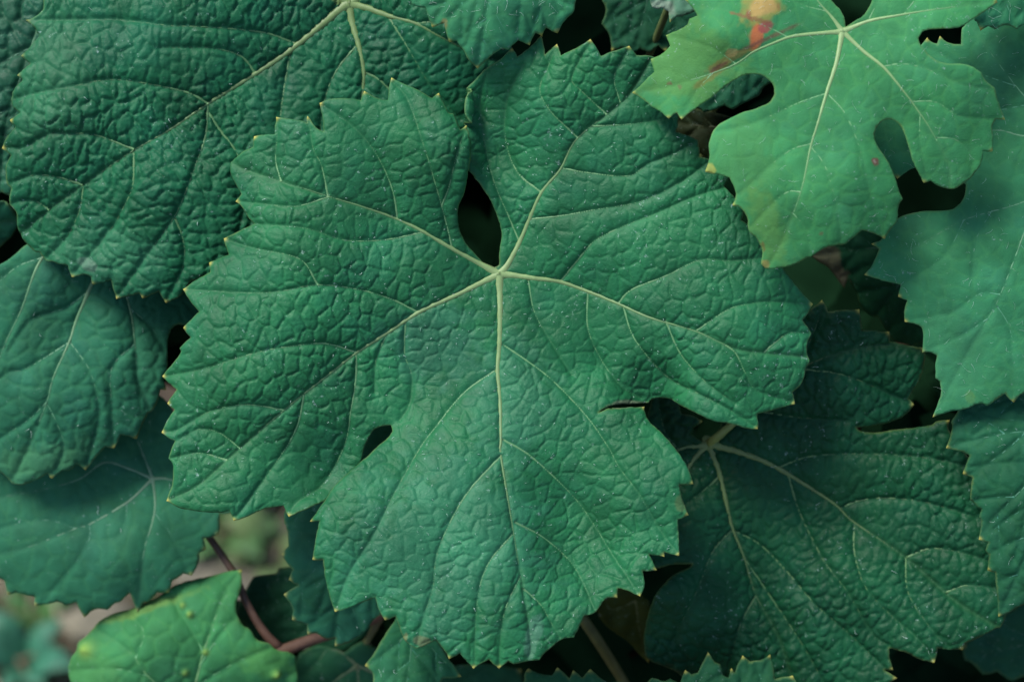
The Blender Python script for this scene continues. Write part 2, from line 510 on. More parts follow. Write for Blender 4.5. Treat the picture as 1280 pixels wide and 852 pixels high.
    # veins: low ridges that thin out and sink into the blade towards the margin
    def ridge(name, pv, r0, parent, r1=0.5, c0=vein_col, sink=0.0, vein_end=vein_end):
        C = catmull(pv, 2.5)
        L = np.concatenate([[0], np.cumsum(np.linalg.norm(np.diff(C, axis=0), axis=1))])
        t = L / L[-1]
        m = t <= vein_end
        C, t = C[m], t[m] / vein_end
        if len(C) < 3: return None
        tx = np.gradient(C, axis=0); tx /= np.linalg.norm(tx, axis=1)[:, None] + 1e-9
        q = np.stack([-tx[:, 1], tx[:, 0]], 1)
        r = (r0 - r1) * (1 - t) ** 1.5 + r1
        if name != 'side_vein': r = r * (1 + 0.55 * np.exp(-L[m] / (vein_r * 3)))
        r = r * (1 + 0.10 * vnoise(L[m], L[m] * 0, seed + 41, 14))
        hs = np.maximum.reduce([h_at(C[:, 0] + q[:, 0] * r * f, C[:, 1] + q[:, 1] * r * f) for f in (-0.6, 0, 0.6)])
        kw = 12 if r0 > 2.4 else 4
        hs = np.convolve(np.pad(hs, kw, mode='edge'), np.ones(2 * kw + 1) / (2 * kw + 1), 'valid')
        lift = hs + (0.2 * r if r0 > 2.4 else -0.1 * r) - 0.25 * t - sink
        V = []
        prof = [(-1.25, -0.75), (-0.9, 0.05), (-0.5, 0.55), (0, 0.75), (0.5, 0.55), (0.9, 0.05), (1.25, -0.75)]
        for a, b in prof:
            pp, nn = frame(C[:, 0] + q[:, 0] * r * a, C[:, 1] + q[:, 1] * r * a)
            V.append(pp + nn * ((b * r * 0.5 + lift) * 0.0002)[:, None])
        V = np.stack(V, 1).reshape(-1, 3)
        K = len(prof)
        F = [(i * K + j, i * K + j + 1, (i + 1) * K + j + 1, (i + 1) * K + j) for i in range(len(C) - 1) for j in range(K - 1)]
        F += [(i * K, (i + 1) * K, (i + 1) * K + K - 1, i * K + K - 1) for i in range(len(C) - 1)]
        F += [tuple(range(K)), tuple(range((len(C) - 1) * K, len(C) * K))[::-1]]
        cc = np.array(c0)[None] * (1 - t[:, None] ** 1.3) + np.array(vein_tip)[None] * t[:, None] ** 1.3
        return mesh_obj(name, V, F, M_VEIN, parent, np.repeat(cc, K, 0), origin=origin)
    for a, (pv, sides) in enumerate(tree):
        main = ridge('midrib' if a == 0 else 'lateral_vein', pv, vein_r * (1 if a == 0 else 0.86), root, 0.7)
        if main is None: continue
        for sv in sides:
            sc_ = tuple((0.6 * a_ + 0.4 * b_) * f_ for a_, b_, f_ in zip(vein_col, vein_tip, (0.8, 1.05, 1.15)))
            ridge('side_vein', sv, max(1.05, vein_r * rng.uniform(0.28, 0.40)), main, 0.32, sc_, 0.1, rng.uniform(0.65, 0.92))
    # the knot where the veins meet
    jx, jy = float(J[0]), float(J[1])
    V, F = [], []
    rr = vein_r * 2.0
    pj, nj_ = frame(np.array([jx]), np.array([jy]))
    V.append(pj[0] + nj_[0] * rr * 0.42 * 0.0002)
    NS = 16
    for ring, (fr, fz) in enumerate(((0.5, 0.36), (0.85, 0.14), (1.1, -0.4))):
        for k in range(NS):
            a = 2 * math.pi * k / NS
            w_ = 1 + 0.18 * math.sin(3 * a + seed) + 0.1 * math.sin(5 * a)
            pp, nn = frame(np.array([jx + rr * fr * w_ * math.cos(a)]), np.array([jy + rr * fr * w_ * math.sin(a)]))
            V.append(pp[0] + nn[0] * rr * fz * 0.0002)
    for k in range(NS): F.append((0, 1 + k, 1 + (k + 1) % NS))
    for ring in range(2):
        for k in range(NS):
            b0 = 1 + ring * NS
            F.append((b0 + k, b0 + NS + k, b0 + NS + (k + 1) % NS, b0 + (k + 1) % NS))
    F.append(tuple(range(1 + 2 * NS, 1 + 3 * NS)))
    mesh_obj('vein_knot', V, F, M_VEIN, root, np.tile(np.array(vein_col), (len(V), 1)), origin=origin)
    # petiole down to a cane
    jb = origin - BK * 0.0013
    if petiole is None:
        best = min(CANES, key=lambda q: np.linalg.norm(q - (origin - BK * 0.02)))
        a = origin - BK * 0.012 + (best - origin) * 0.12
        b = origin - BK * 0.03 + (best - origin) * 0.55
        path = catmull(np.array([jb, a, b, best]), 0.004)
    else:
        path = catmull(np.vstack([[jb]] + [[world(*np.array(q[:2], float), np.array(q[2] * 0.001))] for q in petiole]), 0.004)
    # catmull() steps on the first two coordinates only: resample evenly
    t = np.linspace(0, 1, 22)
    Ls = np.concatenate([[0], np.cumsum(np.linalg.norm(np.diff(path, axis=0), axis=1))]); Ls /= Ls[-1]
    path = np.stack([np.interp(t, Ls, path[:, k]) for k in range(3)], 1)
    rad = 0.0010 * (1 + 0.5 * t ** 6 + 0.3 * np.exp(-t * 18))
    V, F = tube(path, rad, 10)
    cc = np.array(petcol[0])[None] * (1 - t[:, None]) + np.array(petcol[1])[None] * t[:, None]
    mesh_obj('petiole', V, F, M_PETIOLE, root, np.repeat(cc, 10, 0), origin=origin)
    # fine pale hairs lying on the blade
    if hairs:
        V, F = [], []
        okv = np.where((vx > -40) & (vx < 1320) & (vy > -40) & (vy < 890) & (ed > 4))[0]
        wgt = 0.35 + np.exp(-v1[okv] / 30) + 0.7 * np.clip(vnoise(vx[okv], vy[okv], seed + 51, 45), 0, 1) * 2
        cum = np.cumsum(wgt); cum /= cum[-1]
        for _ in range(hairs):
            i = okv[int(np.searchsorted(cum, rng.random()))]
            a = rng.uniform(0, 6.28)
            ln = rng.uniform(*hair_len) * rng.uniform(0.4, 1.5); hr = hair_r * rng.uniform(0.6, 1.25)
            t0 = RT * math.cos(a) + UP * math.sin(a)
            t0 = t0 - n[i] * np.dot(t0, n[i]); bt = np.cross(n[i], t0)
            cv = rng.uniform(-1, 1) * 1.1
            seg = 3 if ln < 10 else 6
            pth = []
            for q in range(seg + 1):
                s = q / seg
                pth.append(P3[i] + 0.0002 * (t0 * ln * s + bt * cv * ln * s * s + n[i] * (0.5 + 1.4 * math.sin(math.pi * s) * min(1, 5 / ln))))
            tv, tf = tube(np.array(pth), 0.0002 * hr * np.array([1 - 0.6 * q / seg for q in range(seg + 1)]), 3, False)
            o = len(V)
            V.extend(tv.tolist()); F.extend([tuple(k + o for k in f) for f in tf])
        ho = mesh_obj('leaf_hair', V, F, M_HAIR, root, origin=origin)
        ho['kind'] = 'stuff'
    return root

# ------------------------------------------------------------------ canes the leaves grow from
def cane(label, pts, r):
    P = np.vstack([[world(float(a), float(b), np.array(c * 0.001))] for a, b, c in pts])
    C = catmull(P, 0.006)
    L = np.concatenate([[0], np.cumsum(np.linalg.norm(np.diff(C, axis=0), axis=1))])
    n = int(L[-1] / 0.004)
    s = np.linspace(0, L[-1], n)
    C = np.stack([np.interp(s, L, C[:, k]) for k in range(3)], 1)
    nod = np.exp(-(((s % 0.085) - 0.04) / 0.006) ** 2)          # swollen nodes
    V, F = tube(C, r * (1 + 0.35 * nod + 0.05 * np.sin(s * 400)), 12)
    root = mesh_obj('vine_cane', V, F, M_CANE, origin=C[0])
    root['label'] = label; root['category'] = 'vine cane'; root['group'] = 'canes of the vine'
    CANES.extend(list(C[::3]))
    return root

cane('reddish brown vine cane crossing under the toothed leaf at the gap above the ground', [(336, 822, -47), (362, 809, -48), (420, 788, -50), (490, 757, -54), (600, 640, -62), (680, 500, -66), (690, 380, -70)], 0.0017)
cane('dark vine cane in the shade behind the lobed leaf with the orange spot', [(1010, 1150, -160), (1010, 850, -90), (1045, 640, -72), (1095, 470, -66), (1240, 330, -60), (1310, 150, -60), (1320, -150, -60)], 0.002)
cane('dark vine cane in the shade behind the large blistered leaf', [(700, 430, -69), (520, 300, -60), (330, 150, -55), (150, 60, -58), (-150, -30, -60)], 0.0018)

# ------------------------------------------------------------------ the leaves
GREEN = (0.016, 0.116, 0.052)
SOFT = (0.046, 0.205, 0.084)

A_OUT = [(609,334),(594,318),(581,303),(573,283),(572,259),(579,242),(584,214),(586.5,195),(586,175),(582,159),(575,163),(567,145),(560,141),(548,119),
 (540,124),(522,113),(506,106),(490,99),(485,126),(474,124),(456,116),(451,126),(440,124),(417,124),(401,130),(404,150),(405,165),(396,160),(385,147),(384,154),(375,151),(347,148),
 (344,168),(320,172),(318,184),(305,190),(289,203),(290,218),(297,232),(303,243),(297,252),(303,258),(309,268),(317,279),(315,282),(282,299),(287,319),(264,330),(264,341),
 (231,362),(250,390),(232,410),(240,422),(226,435),(226,443),(205,470),(222,487),(212,504),(219,512),(204,540),(219,551),(211,572),(217,582),(216,605),(210,625),
 (227,635),(252,639),(275,640),(287,638),(293,649),(310,645),(330,636),(355,632),(362,644),(380,635),(397,620),(414,602),(430,584),(444,566),(450,555),(460,542),(472,534),(489,532),
 (491,540),(484,549),(470,561),(446,583),(420,607),(403,632),(391,651),(401,651),(396,674),(393,698),(405,699),(407,719),(414,749),(420,763),(432,761),(452,753),(469,746),
 (474,761),(482,773),(495,770),(499,781),(506,799),(520,810),(530,806),(545,799),(555,811),(562,821),(575,815),(582,824),(592,833),(602,828),(611,823),(624,833),(635,825),(641,829),
 (657,826),(674,824),(682,814),(702,799),(717,796),(725,781),(730,770),(744,765),(757,749),(771,746),(773,735),(785,738),(800,744),(806,731),(804,714),(820,712),(812,693),(830,694),
 (831,690),(848,693),(849,676),(847,649),(859,643),(852,622),(849,606),(865,604),(860,586),(847,565),(827,542),(812,529),(806,517),(804,510),(780,510),(762,512),(748,516),
 (765,507),(795,502),(810,501),(815,496),(825,494),(840,497),(852,506),(870,516),(892,526),(915,530),(932,535),(946,535),(946,517),(970,511),(992,504),(990,490),(1002,477),(1006,462),(1011,451),
 (1008,440),(1009,427),(1014,417),(1002,400),(1014,380),(1002,366),(980,339),(972,326),(955,318),(962,305),(948,290),(926,276),(930,263),(922,252),(905,233),(912,216),(888,200),
 (874,196),(872,175),(858,169),(845,165),(848,146),(840,134),(850,120),(836,105),(830,85),(816,71),(795,69),(786,59),(770,63),(751,70),(738,51),(722,60),(702,70),(696,57),(682,69),
 (677,45),(662,60),(647,71),(640,62),(626,74),(612,84),(600,97),(588,110),(580,127),(580,143),(588.5,157),(590,175),(590,195),(588.5,212),(601,228),(614,250),(622,272),(627,292),(624,316),(624,331),(617,337)]
A_V = [([(624,343),(625,390),(624,435),(622,462),(625,500),(626,550),(626,570),(640,656),(653,735),(663,802),(660,824)],
  [[(629,431),(660,452),(691,476),(734,521),(760,558),(775,585),(800,618),(824,660),(846,690)],
   [(619,463),(580,491),(546,532),(524,562),(490,622),(468,667),(437,716),(421,760)],
   [(628,549),(663,570),(712,615),(738,648),(764,690),(798,741)],
   [(626,570),(588,611),(565,648),(546,693),(541,735),(528,775),(521,806)],
   [(642,652),(678,671),(712,701),(730,731),(743,762)],
   [(640,668),(610,705),(597,750),(593,830)],
   [(653,735),(675,755),(690,780),(700,797)],
   [(650,720),(632,760),(625,800),(624,830)]]),
 ([(624,343),(605,352),(570,369),(524,390),(484,416),(445,441),(400,476),(355,512),(300,560),(250,605),(212,624)],
  [[(522,390),(490,374),(449,362),(397,356),(350,364),(312,366),(234,362)],
   [(397,356),(375,324),(322,311),(297,304),(284,299)],
   [(445,440),(405,429),(355,434),(315,442),(257,460),(208,470)],
   [(355,512),(320,506),(295,506),(260,515),(222,537),(207,540)],
   [(300,560),(275,541),(250,536),(225,548)],[(284,575),(250,566),(214,572)],
   [(445,441),(445,470),(440,505),(431,537),(410,570),(390,602),(370,625),(363,641)],
   [(507,401),(506,442),(515,470),(512,505),(500,525)],
   [(380,492),(372,530),(350,570),(325,605),(296,645)],[(484,416),(470,450),(468,490)]]),
 ([(624,343),(605,333),(565,311),(530,290),(497,274),(455,259),(412,246),(352,227),(307,212),(291,204)],
  [[(565,311),(558,280),(543,225),(528,176),(509,124),(491,103)],
   [(497,274),(490,235),(470,192),(440,157),(403,132)],
   [(410,245),(402,207),(392,187),(386,150)],
   [(352,227),(345,200),(347,170),(347,152)],
   [(530,290),(480,300),(430,300),(380,285),(320,280)],[(412,246),(370,258),(330,255),(300,252)],
   [(552,257),(562,230),(570,195),(581,163)]]),
 ([(624,343),(640,344),(670,348),(700,352),(735,364),(772,379),(813,397),(870,414),(917,435),(955,441),(1007,446)],
  [[(700,352),(727,319),(745,300),(779,283),(817,268),(865,247),(908,234)],
   [(774,378),(790,362),(832,345),(875,325),(912,326),(955,322)],
   [(871,413),(910,387),(937,380),(962,377),(1011,380)],
   [(955,440),(970,427),(987,416),(1012,417)],
   [(779,382),(794,424),(832,467),(870,490),(907,509),(943,533)],
   [(905,430),(920,442),(932,467),(945,487),(990,503)],
   [(735,364),(735,410),(752,450),(775,480),(800,495)],
   [(660,347),(668,390),(690,430),(715,470)],[(832,400),(850,440),(880,475),(920,505)]]),
 ([(624,343),(634,332),(650,302),(662,274),(677,241),(701,211),(720,175),(760,142),(785,120),(813,74)],
  [[(702,210),(735,216),(785,220),(810,205),(842,192),(871,176)],
   [(649,301),(635,268),(622,230),(612,170),(607,120),(612,88)],
   [(722,172),(690,140),(676,112),(685,85),(695,60)],
   [(758,143),(728,115),(715,100),(725,75),(738,54)],
   [(775,128),(768,95),(785,62)],[(677,241),(650,215),(638,170),(640,120),(655,80)],
   [(740,158),(790,155),(844,147)],[(662,274),(700,270),(745,262),(800,252),(850,228),(886,202)]])]
A_CP = [(624,343,-5),(600,335,-5),(626,470,-2),(630,600,4),(645,690,7),(655,760,9),(663,822,9),(560,560,2),(520,610,5),(450,690,8),(421,760,8),(520,805,10),(570,700,8),(600,760,10),
 (690,560,0),(705,630,-1),(690,710,3),(760,590,2),(815,620,5),(855,640,5),(845,690,6),(800,740,6),(735,770,6),(765,660,1),(720,740,4),
 (760,520,0),(790,497,-2),(830,497,-3),(700,430,-4),(750,455,-6),(800,430,-1),(860,405,2),(900,480,3),(943,533,2),(1008,445,0),(1010,385,0),(950,400,3),(960,350,2),(880,300,2),(780,310,0),(700,320,-3),(700,352,-5),
 (700,211,-1),(650,230,-3),(620,200,-3),(600,140,-1),(612,86,1),(625,290,-5),(760,142,2),(738,55,5),(680,60,2),(690,130,3),(760,200,1),(830,120,2),(872,190,1),(800,230,1),(915,250,1),
 (498,275,-1),(420,180,3),(490,105,2),(540,180,3),(584,170,3),(580,220,1),(573,270,-2),(350,155,1),(291,205,-2),(400,250,2),(450,320,1),(500,340,-1),(560,330,-3),(350,300,3),(284,300,-2),
 (450,440,-2),(350,395,3),(235,362,-2),(208,470,-2),(300,480,3),(206,540,-1),(213,625,0),(300,560,0),(290,620,2),(360,640,0),(400,540,0),(470,500,-3),(485,530,-2),(440,590,4),(400,650,5)]
A_FL = [([(489,538),(470,548),(446,575),(424,595),(400,628),(360,700),(180,700),(180,380),(450,440)], 425, 592, 84, -7.5, 12, 13),
        ([(587.7,60),(587.5,150),(588,212),(594,222),(612,250),(625,300),(624,340),(760,340),(760,20),(587,20)], 590, 165, 120, -5.0, -9, 0),
        ([(700,525),(748,515),(790,506.5),(806,504),(830,515),(950,560),(1000,400),(700,380)], 812, 497, 62, -4.0, 0, 3)]
A_PA = [(550,680,130,120,0,(0.030,0.158,0.084),.6),(852,628,8,12,10,(0.10,0.13,0.05),.45),(528,801,12,7,20,(0.12,0.14,0.07),.65),(506,798,3,8,20,(0.2,0.19,0.08),.5),  # first patch: dust film plus the tilted central lobe's brightness, put into colour
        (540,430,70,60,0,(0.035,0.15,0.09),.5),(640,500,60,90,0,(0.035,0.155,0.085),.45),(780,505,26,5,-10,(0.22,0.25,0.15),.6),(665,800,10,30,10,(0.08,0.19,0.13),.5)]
A_CP = [(x_, y_, w_ * 1.25) for x_, y_, w_ in A_CP]
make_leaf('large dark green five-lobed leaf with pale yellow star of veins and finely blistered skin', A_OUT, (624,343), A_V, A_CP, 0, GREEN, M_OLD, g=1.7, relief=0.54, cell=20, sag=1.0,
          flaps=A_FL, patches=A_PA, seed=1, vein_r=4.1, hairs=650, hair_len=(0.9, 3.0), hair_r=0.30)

B_OUT = [(57,-5),(55,12),(47,20),(35,26),(44,35),(50,46),(42,56),(30,71),(39,81),(25,95),(30,101),(20,111),(14,125),(19,135),(27,142),(16,151),(21,159),(10,172),(5,185),(15,194),(9,207),
 (9,229),(15,235),(12,255),(21,265),(22,280),(26,292),(35,305),(45,314),(51,315),(59,326),(68,327),(74,330),(86,332),(91,345),(107,343),(115,346),(118,354),(140,350),(147,372),(160,370),(175,366),(179,371),(199,364),
 (208,377),(225,370),(240,350),(280,345),(300,330),(340,320),(400,335),(440,300),(480,260),(530,235),(560,215),(580,180),(600,150),(640,112),(652,80),(641,64),(630,40),(615,0),(590,-45),(530,-80),(475,-60),(445,-10),(432,-10),
 (400,-60),(330,-95),(220,-105),(120,-80),(70,-40)]
B_V = [([(437,6),(425,13),(370,58),(330,86),(260,130),(215,161),(168,188),(132,212),(105,231),(62,262),(26,292)],
  [[(368,54),(330,41),(272,35),(210,32),(147,25),(110,25),(38,26)],[(260,130),(235,116),(180,104),(135,100),(87,109),(42,118),(16,125)],
   [(168,187),(120,169),(85,167),(60,168),(32,184),(8,185)],[(104,231),(72,221),(42,219),(14,229)],[(62,262),(47,252),(30,250),(13,255)],
   [(362,66),(361,76),(352,132),(348,170),(335,220),(305,300)],[(260,131),(257,170),(246,202),(232,240),(217,272),(185,317),(149,368)],
   [(168,190),(167,230),(157,255),(142,282),(110,322),(92,343)],[(219,272),(229,300),(229,332),(209,374)],[(260,140),(275,163),(295,190),(310,230),(290,320)],[(320,93),(300,70),(260,60),(200,60)],[(105,231),(100,262),(85,295),(60,322)]]),
 ([(437,6),(440,27),(450,62),(455,90),(454,115),(450,200),(440,290)],[[(456,90),(480,105),(520,150),(545,200)],[(448,55),(420,90),(405,130),(395,200)]]),
 ([(437,6),(460,11),(485,20),(520,30),(550,46),(600,70),(640,80)],[[(485,20),(510,60),(540,110),(575,150)],[(520,30),(560,25),(600,20)]]),
 ([(437,6),(410,-15),(360,-40),(280,-60),(200,-70)],[[(340,-46),(280,-25),(200,-15),(120,-20),(60,-10)]]),
 ([(437,6),(460,-10),(500,-40),(530,-70)],[])]
B_CP = [(437,6,-6),(330,86,-3),(215,161,0),(105,231,0),(26,292,-4),(100,60,3),(35,26,1),(200,60,3),(14,125,1),(60,140,4),(5,185,0),(12,255,-1),(200,230,4),(147,370,-2),(91,345,-2),(210,375,-2),(250,250,2),
 (330,180,-1),(300,20,1),(400,100,-4),(450,130,-5),(350,300,-4),(520,90,-4),(590,110,-6),(640,70,-9),(560,20,-2),(530,200,-8),(200,-80,0),(450,290,-9)]
make_leaf('large dark leaf with coarse blistered puckering and bold diagonal yellow-green midrib', B_OUT, (437,6), B_V, B_CP, -11, (0.010,0.090,0.045), M_GLOSS, g=2.2, relief=1.0, cell=18, sag=1.2, aniso_k=0.5, seed=2,
          vein_r=4.8, vein_col=(0.14,0.22,0.075), hairs=37, hair_len=(2,5), patches=[(435,-2,16,10,0,(0.16,0.22,0.06),.7),(112,330,12,7,20,(0.2,0.27,0.22),.6),(60,90,60,90,0,(0.032,0.15,0.07),.5),(130,320,90,40,0,(0.032,0.15,0.075),.5)])  # the two widest patches paint the brighter, less shaded left side into the colour

C_OUT = [(-70,-60),(75,-60),(95,40),(85,150),(60,215),(30,236),(14,246),(2,240),(-14,252),(-60,240),(-90,90)]
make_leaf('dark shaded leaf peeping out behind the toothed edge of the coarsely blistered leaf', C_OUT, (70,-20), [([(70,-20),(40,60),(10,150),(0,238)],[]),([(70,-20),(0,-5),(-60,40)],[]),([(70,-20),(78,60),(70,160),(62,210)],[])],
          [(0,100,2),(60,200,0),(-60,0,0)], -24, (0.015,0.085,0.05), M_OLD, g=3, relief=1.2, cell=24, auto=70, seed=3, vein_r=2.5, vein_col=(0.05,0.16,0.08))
Y_OUT = [(-60,240),(-10,250),(8,252),(18,262),(23,276),(19,288),(8,301),(-12,314),(-60,318),(-90,280)]
make_leaf('small teal piece of leaf beneath the coarsely blistered leaf by the dark gap', Y_OUT, (-50,275), [([(-50,275),(-10,278),(20,276)],[]),([(-50,275),(-30,300),(-12,312)],[])], [(0,270,2),(20,280,0)], -30, (0.02,0.12,0.07), M_YOUNG, g=3, relief=.3, auto=30, seed=4, vein_r=2)

D_OUT = [(0,331),(15,322),(36,305),(70,290),(130,285),(190,320),(245,345),(268,372),(266,398),(246,407),(222,406),(213,412),(209,430),(209,458),(204,474),(206,486),(200,486),(197,500),(190,513),(185,515),(177,532),(170,546),
 (160,544),(151,543),(142,558),(132,557),(122,568),(107,585),(96,579),(89,586),(78,588),(65,596),(60,591),(46,599),(27,605),(15,604),(10,597),(0,588),(-30,572),(-80,520),(-92,430),(-60,360)]
D_V = [([(137,300),(117,350),(96,400),(87,427),(67,472),(59,502),(40,550),(16,601)],[[(88,427),(60,445),(30,462),(8,467),(-30,500)],[(88,428),(108,455),(118,480),(124,520),(108,582)],[(59,502),(35,525),(0,548),(-30,568)],[(59,504),(72,530),(80,560),(66,593)],[(110,365),(80,385),(40,400),(10,440)]]),
 ([(137,300),(100,296),(54,322),(27,387),(2,442),(-20,520)],[[(54,322),(20,335),(-20,370),(-60,400)]]),([(137,300),(158,370),(165,400),(170,445),(172,475),(188,511)],[[(162,385),(190,410),(206,440)],[(168,430),(140,460),(140,510),(142,555)]]),([(137,300),(180,330),(230,365),(262,388)],[])]
make_leaf('broad bluish green leaf with soft puckers tucked below the coarsely blistered leaf', D_OUT, (137,300), D_V, [(137,300,-4),(96,400,-1),(60,500,2),(15,600,-3),(30,420,2),(0,340,1),(-60,450,-2),(140,480,2),(190,510,-3),(165,400,0),(205,440,-3),(250,380,-8),(100,580,-3),(130,400,2),(60,350,4)],
          -24, (0.024,0.125,0.075), M_YOUNG, g=2.6, relief=.5, cell=21, sag=1.0, seed=5, vein_r=3.4, vein_col=(0.13,0.25,0.12), hairs=15, patches=[(60,575,80,25,-15,(0.05,0.18,0.08),.6),(185,420,30,80,0,(0.03,0.15,0.075),.6)])

E_OUT = [(275,642),(272,667),(254,672),(256,685),(249,690),(247,705),(239,717),(229,716),(221,722),(215,725),(210,738),(197,739),(187,750),(180,752),(172,763),(167,752),(162,740),(151,751),(144,753),(135,761),(120,760),(106,769),(96,752),
 (84,755),(72,751),(60,754),(45,755),(44,745),(31,742),(20,740),(11,741),(7,730),(0,722),(-40,715),(-90,650),(-70,590),(-30,560),(30,530),(90,490),(150,478),(200,494),(230,530),(270,570),(296,615),(292,640)]
E_V = [([(191,598),(160,627),(112,655),(95,660),(40,682),(0,692),(-50,700)],[[(112,656),(112,672),(100,695),(85,715),(55,750)],[(159,628),(157,650),(150,668),(138,674)],[(95,660),(60,650),(20,655),(-40,670)]]),
 ([(191,598),(160,585),(130,578),(100,598),(60,610),(0,622),(-60,640)],[]),([(191,598),(194,630),(190,655),(180,690),(172,758)],[[(193,640),(215,670),(235,712)]]),([(191,598),(178,565),(165,530),(155,490)],[]),([(191,598),(215,600),(260,625),(285,640)],[])]
make_leaf('smooth dull teal leaf with pale branching veins over the bright leaf with galls', E_OUT, (191,598), E_V, [(191,598,-3),(112,655,0),(40,682,2),(0,720,-2),(106,765,-4),(170,755,-5),(235,715,-4),(270,660,-4),(150,700,2),(60,620,0),(200,520,-6),(-60,650,0),(280,620,-5)],
          -36, (0.030,0.140,0.082), M_YOUNG, g=3.2, relief=.22, cell=26, sag=.5, seed=6, vein_r=2.2, vein_col=(0.12,0.24,0.14), petiole=[(205,601,-42),(240,640,-46),(262,672,-47),(290,712,-47),(306,748,-47),(322,778,-47),(338,800,-47.5),(352,811,-48)],
          petcol=((0.09,0.07,0.045),(0.11,0.06,0.045)), hairs=10, hair_len=(3,8), yellow=(0.5,0.5,0.15))

F_OUT = [(301,713),(285,714),(267,719),(245,724),(220,731),(195,748),(170,759),(145,766),(125,776),(110,793),(99,803),(97,812),(90,822),(86,838),(89,852),(94,875),(140,905),(220,930),(300,920),(360,890),(372,852),(371,836),(369,819),(360,814),(345,811),(337,804),(322,799),(312,786),(304,781),(297,769),(296,753),(302,734)]
F_V = [([(232,885),(245,852),(252,824),(260,799),(280,744),(299,716)],[[(250,832),(270,800),(296,770)],[(255,815),(235,780),(215,745)],[(243,858),(290,830),(340,808)]]),([(232,885),(185,844),(162,814),(120,785)],[[(185,844),(140,835),(90,838)],[(170,822),(180,790),(160,765)]]),([(232,885),(300,870),(368,840)],[]),([(232,885),(170,895),(110,885)],[])]
make_leaf('bright yellowish green leaf with small yellow galls near the ground', F_OUT, (232,885), F_V, [(232,885,-3),(280,760,0),(300,716,-3),(150,770,-2),(100,800,-4),(88,840,-5),(190,800,3),(330,830,2),(370,830,-3),(130,850,2)],
          -42, (0.044,0.185,0.075), M_YOUNG, g=3, relief=.35, cell=30, sag=.8, seed=7, vein_r=2.4, vein_col=(0.15,0.30,0.12), galls=[(229,757,3.5,5),(238,768,4,7),(257,814,4,5),(344,841,5,8),(111,812,9,6),(232,838,4,4)],
          patches=[(110,830,40,40,0,(0.06,0.205,0.06),.5),(170,765,70,8,-18,(0.16,0.28,0.06),.6),(330,825,40,25,0,(0.07,0.24,0.06),.6)])

G_OUT = [(357,637),(356,652),(359,661),(362,682),(355,692),(367,712),(364,723),(373,731),(357,742),(366,758),(367,772),(384,779),(386,790),(396,790),(407,796),(419,796),(420,805),(432,803),(440,800),(455,790),(472,770),(515,745),(530,690),(530,620),(512,545),(475,505),(435,525),(395,585),(370,612)]
make_leaf('shaded teal toothed leaf hanging under the large five-lobed leaf above the cane', G_OUT, (470,660), [([(470,660),(440,710),(425,750),(419,800)],[]),([(470,660),(420,690),(385,720),(362,742)],[]),([(470,660),(400,640),(360,640)],[]),([(470,660),(480,720),(472,768)],[])],
          [(470,660,0),(360,700,-2),(420,790,-4),(400,720,3)], -24, (0.022,0.115,0.068), M_YOUNG, g=3, relief=.25, auto=45, seed=8, vein_r=1.8, vein_col=(0.05,0.18,0.10), hairs=7, yellow=(0.5,0.5,0.15))
H_OUT = [(317,720),(330,718),(346,716),(350,709),(368,706),(400,700),(450,720),(470,780),(440,810),(410,822),(380,806),(345,812),(318,800),(306,780),(296,774),(300,750)]
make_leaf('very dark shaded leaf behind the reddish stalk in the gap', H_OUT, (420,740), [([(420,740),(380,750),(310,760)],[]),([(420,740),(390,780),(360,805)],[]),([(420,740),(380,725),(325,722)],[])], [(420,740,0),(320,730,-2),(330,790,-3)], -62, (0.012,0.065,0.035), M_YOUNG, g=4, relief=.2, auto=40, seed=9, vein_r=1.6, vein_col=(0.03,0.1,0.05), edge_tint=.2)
I_OUT = [(500,765),(494,774),(483,790),(470,812),(458,831),(466,840),(467,853),(474,862),(500,878),(530,868),(548,856),(553,847),(575,844),(568,832),(560,822),(545,795),(530,770)]
make_leaf('green pointed leaf tip below the lowest lobe of the large leaf', I_OUT, (516,785), [([(516,785),(512,830),(505,875)],[]),([(516,785),(545,815),(572,843)],[]),([(516,785),(490,810),(461,831)],[])], [(516,785,0),(470,830,-2),(570,842,-4),(510,850,1)], -26, (0.026,0.135,0.065), M_YOUNG, g=2.8, relief=.35, auto=32, seed=10, vein_r=1.6, vein_col=(0.06,0.2,0.1), hairs=5)
J_OUT = [(375,815),(400,806),(430,815),(452,800),(480,812),(540,830),(600,828),(650,836),(655,900),(580,950),(460,950),(380,900),(360,850)]
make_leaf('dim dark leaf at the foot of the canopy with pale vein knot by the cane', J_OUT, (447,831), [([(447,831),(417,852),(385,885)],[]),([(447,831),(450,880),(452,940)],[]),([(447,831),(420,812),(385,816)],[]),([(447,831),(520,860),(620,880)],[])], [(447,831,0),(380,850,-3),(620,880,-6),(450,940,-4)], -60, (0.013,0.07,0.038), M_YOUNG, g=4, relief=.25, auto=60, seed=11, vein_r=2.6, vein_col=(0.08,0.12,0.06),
          petiole=[(447,822,-62),(455,806,-60),(468,785,-56),(478,765,-53.5)], edge_tint=.2)

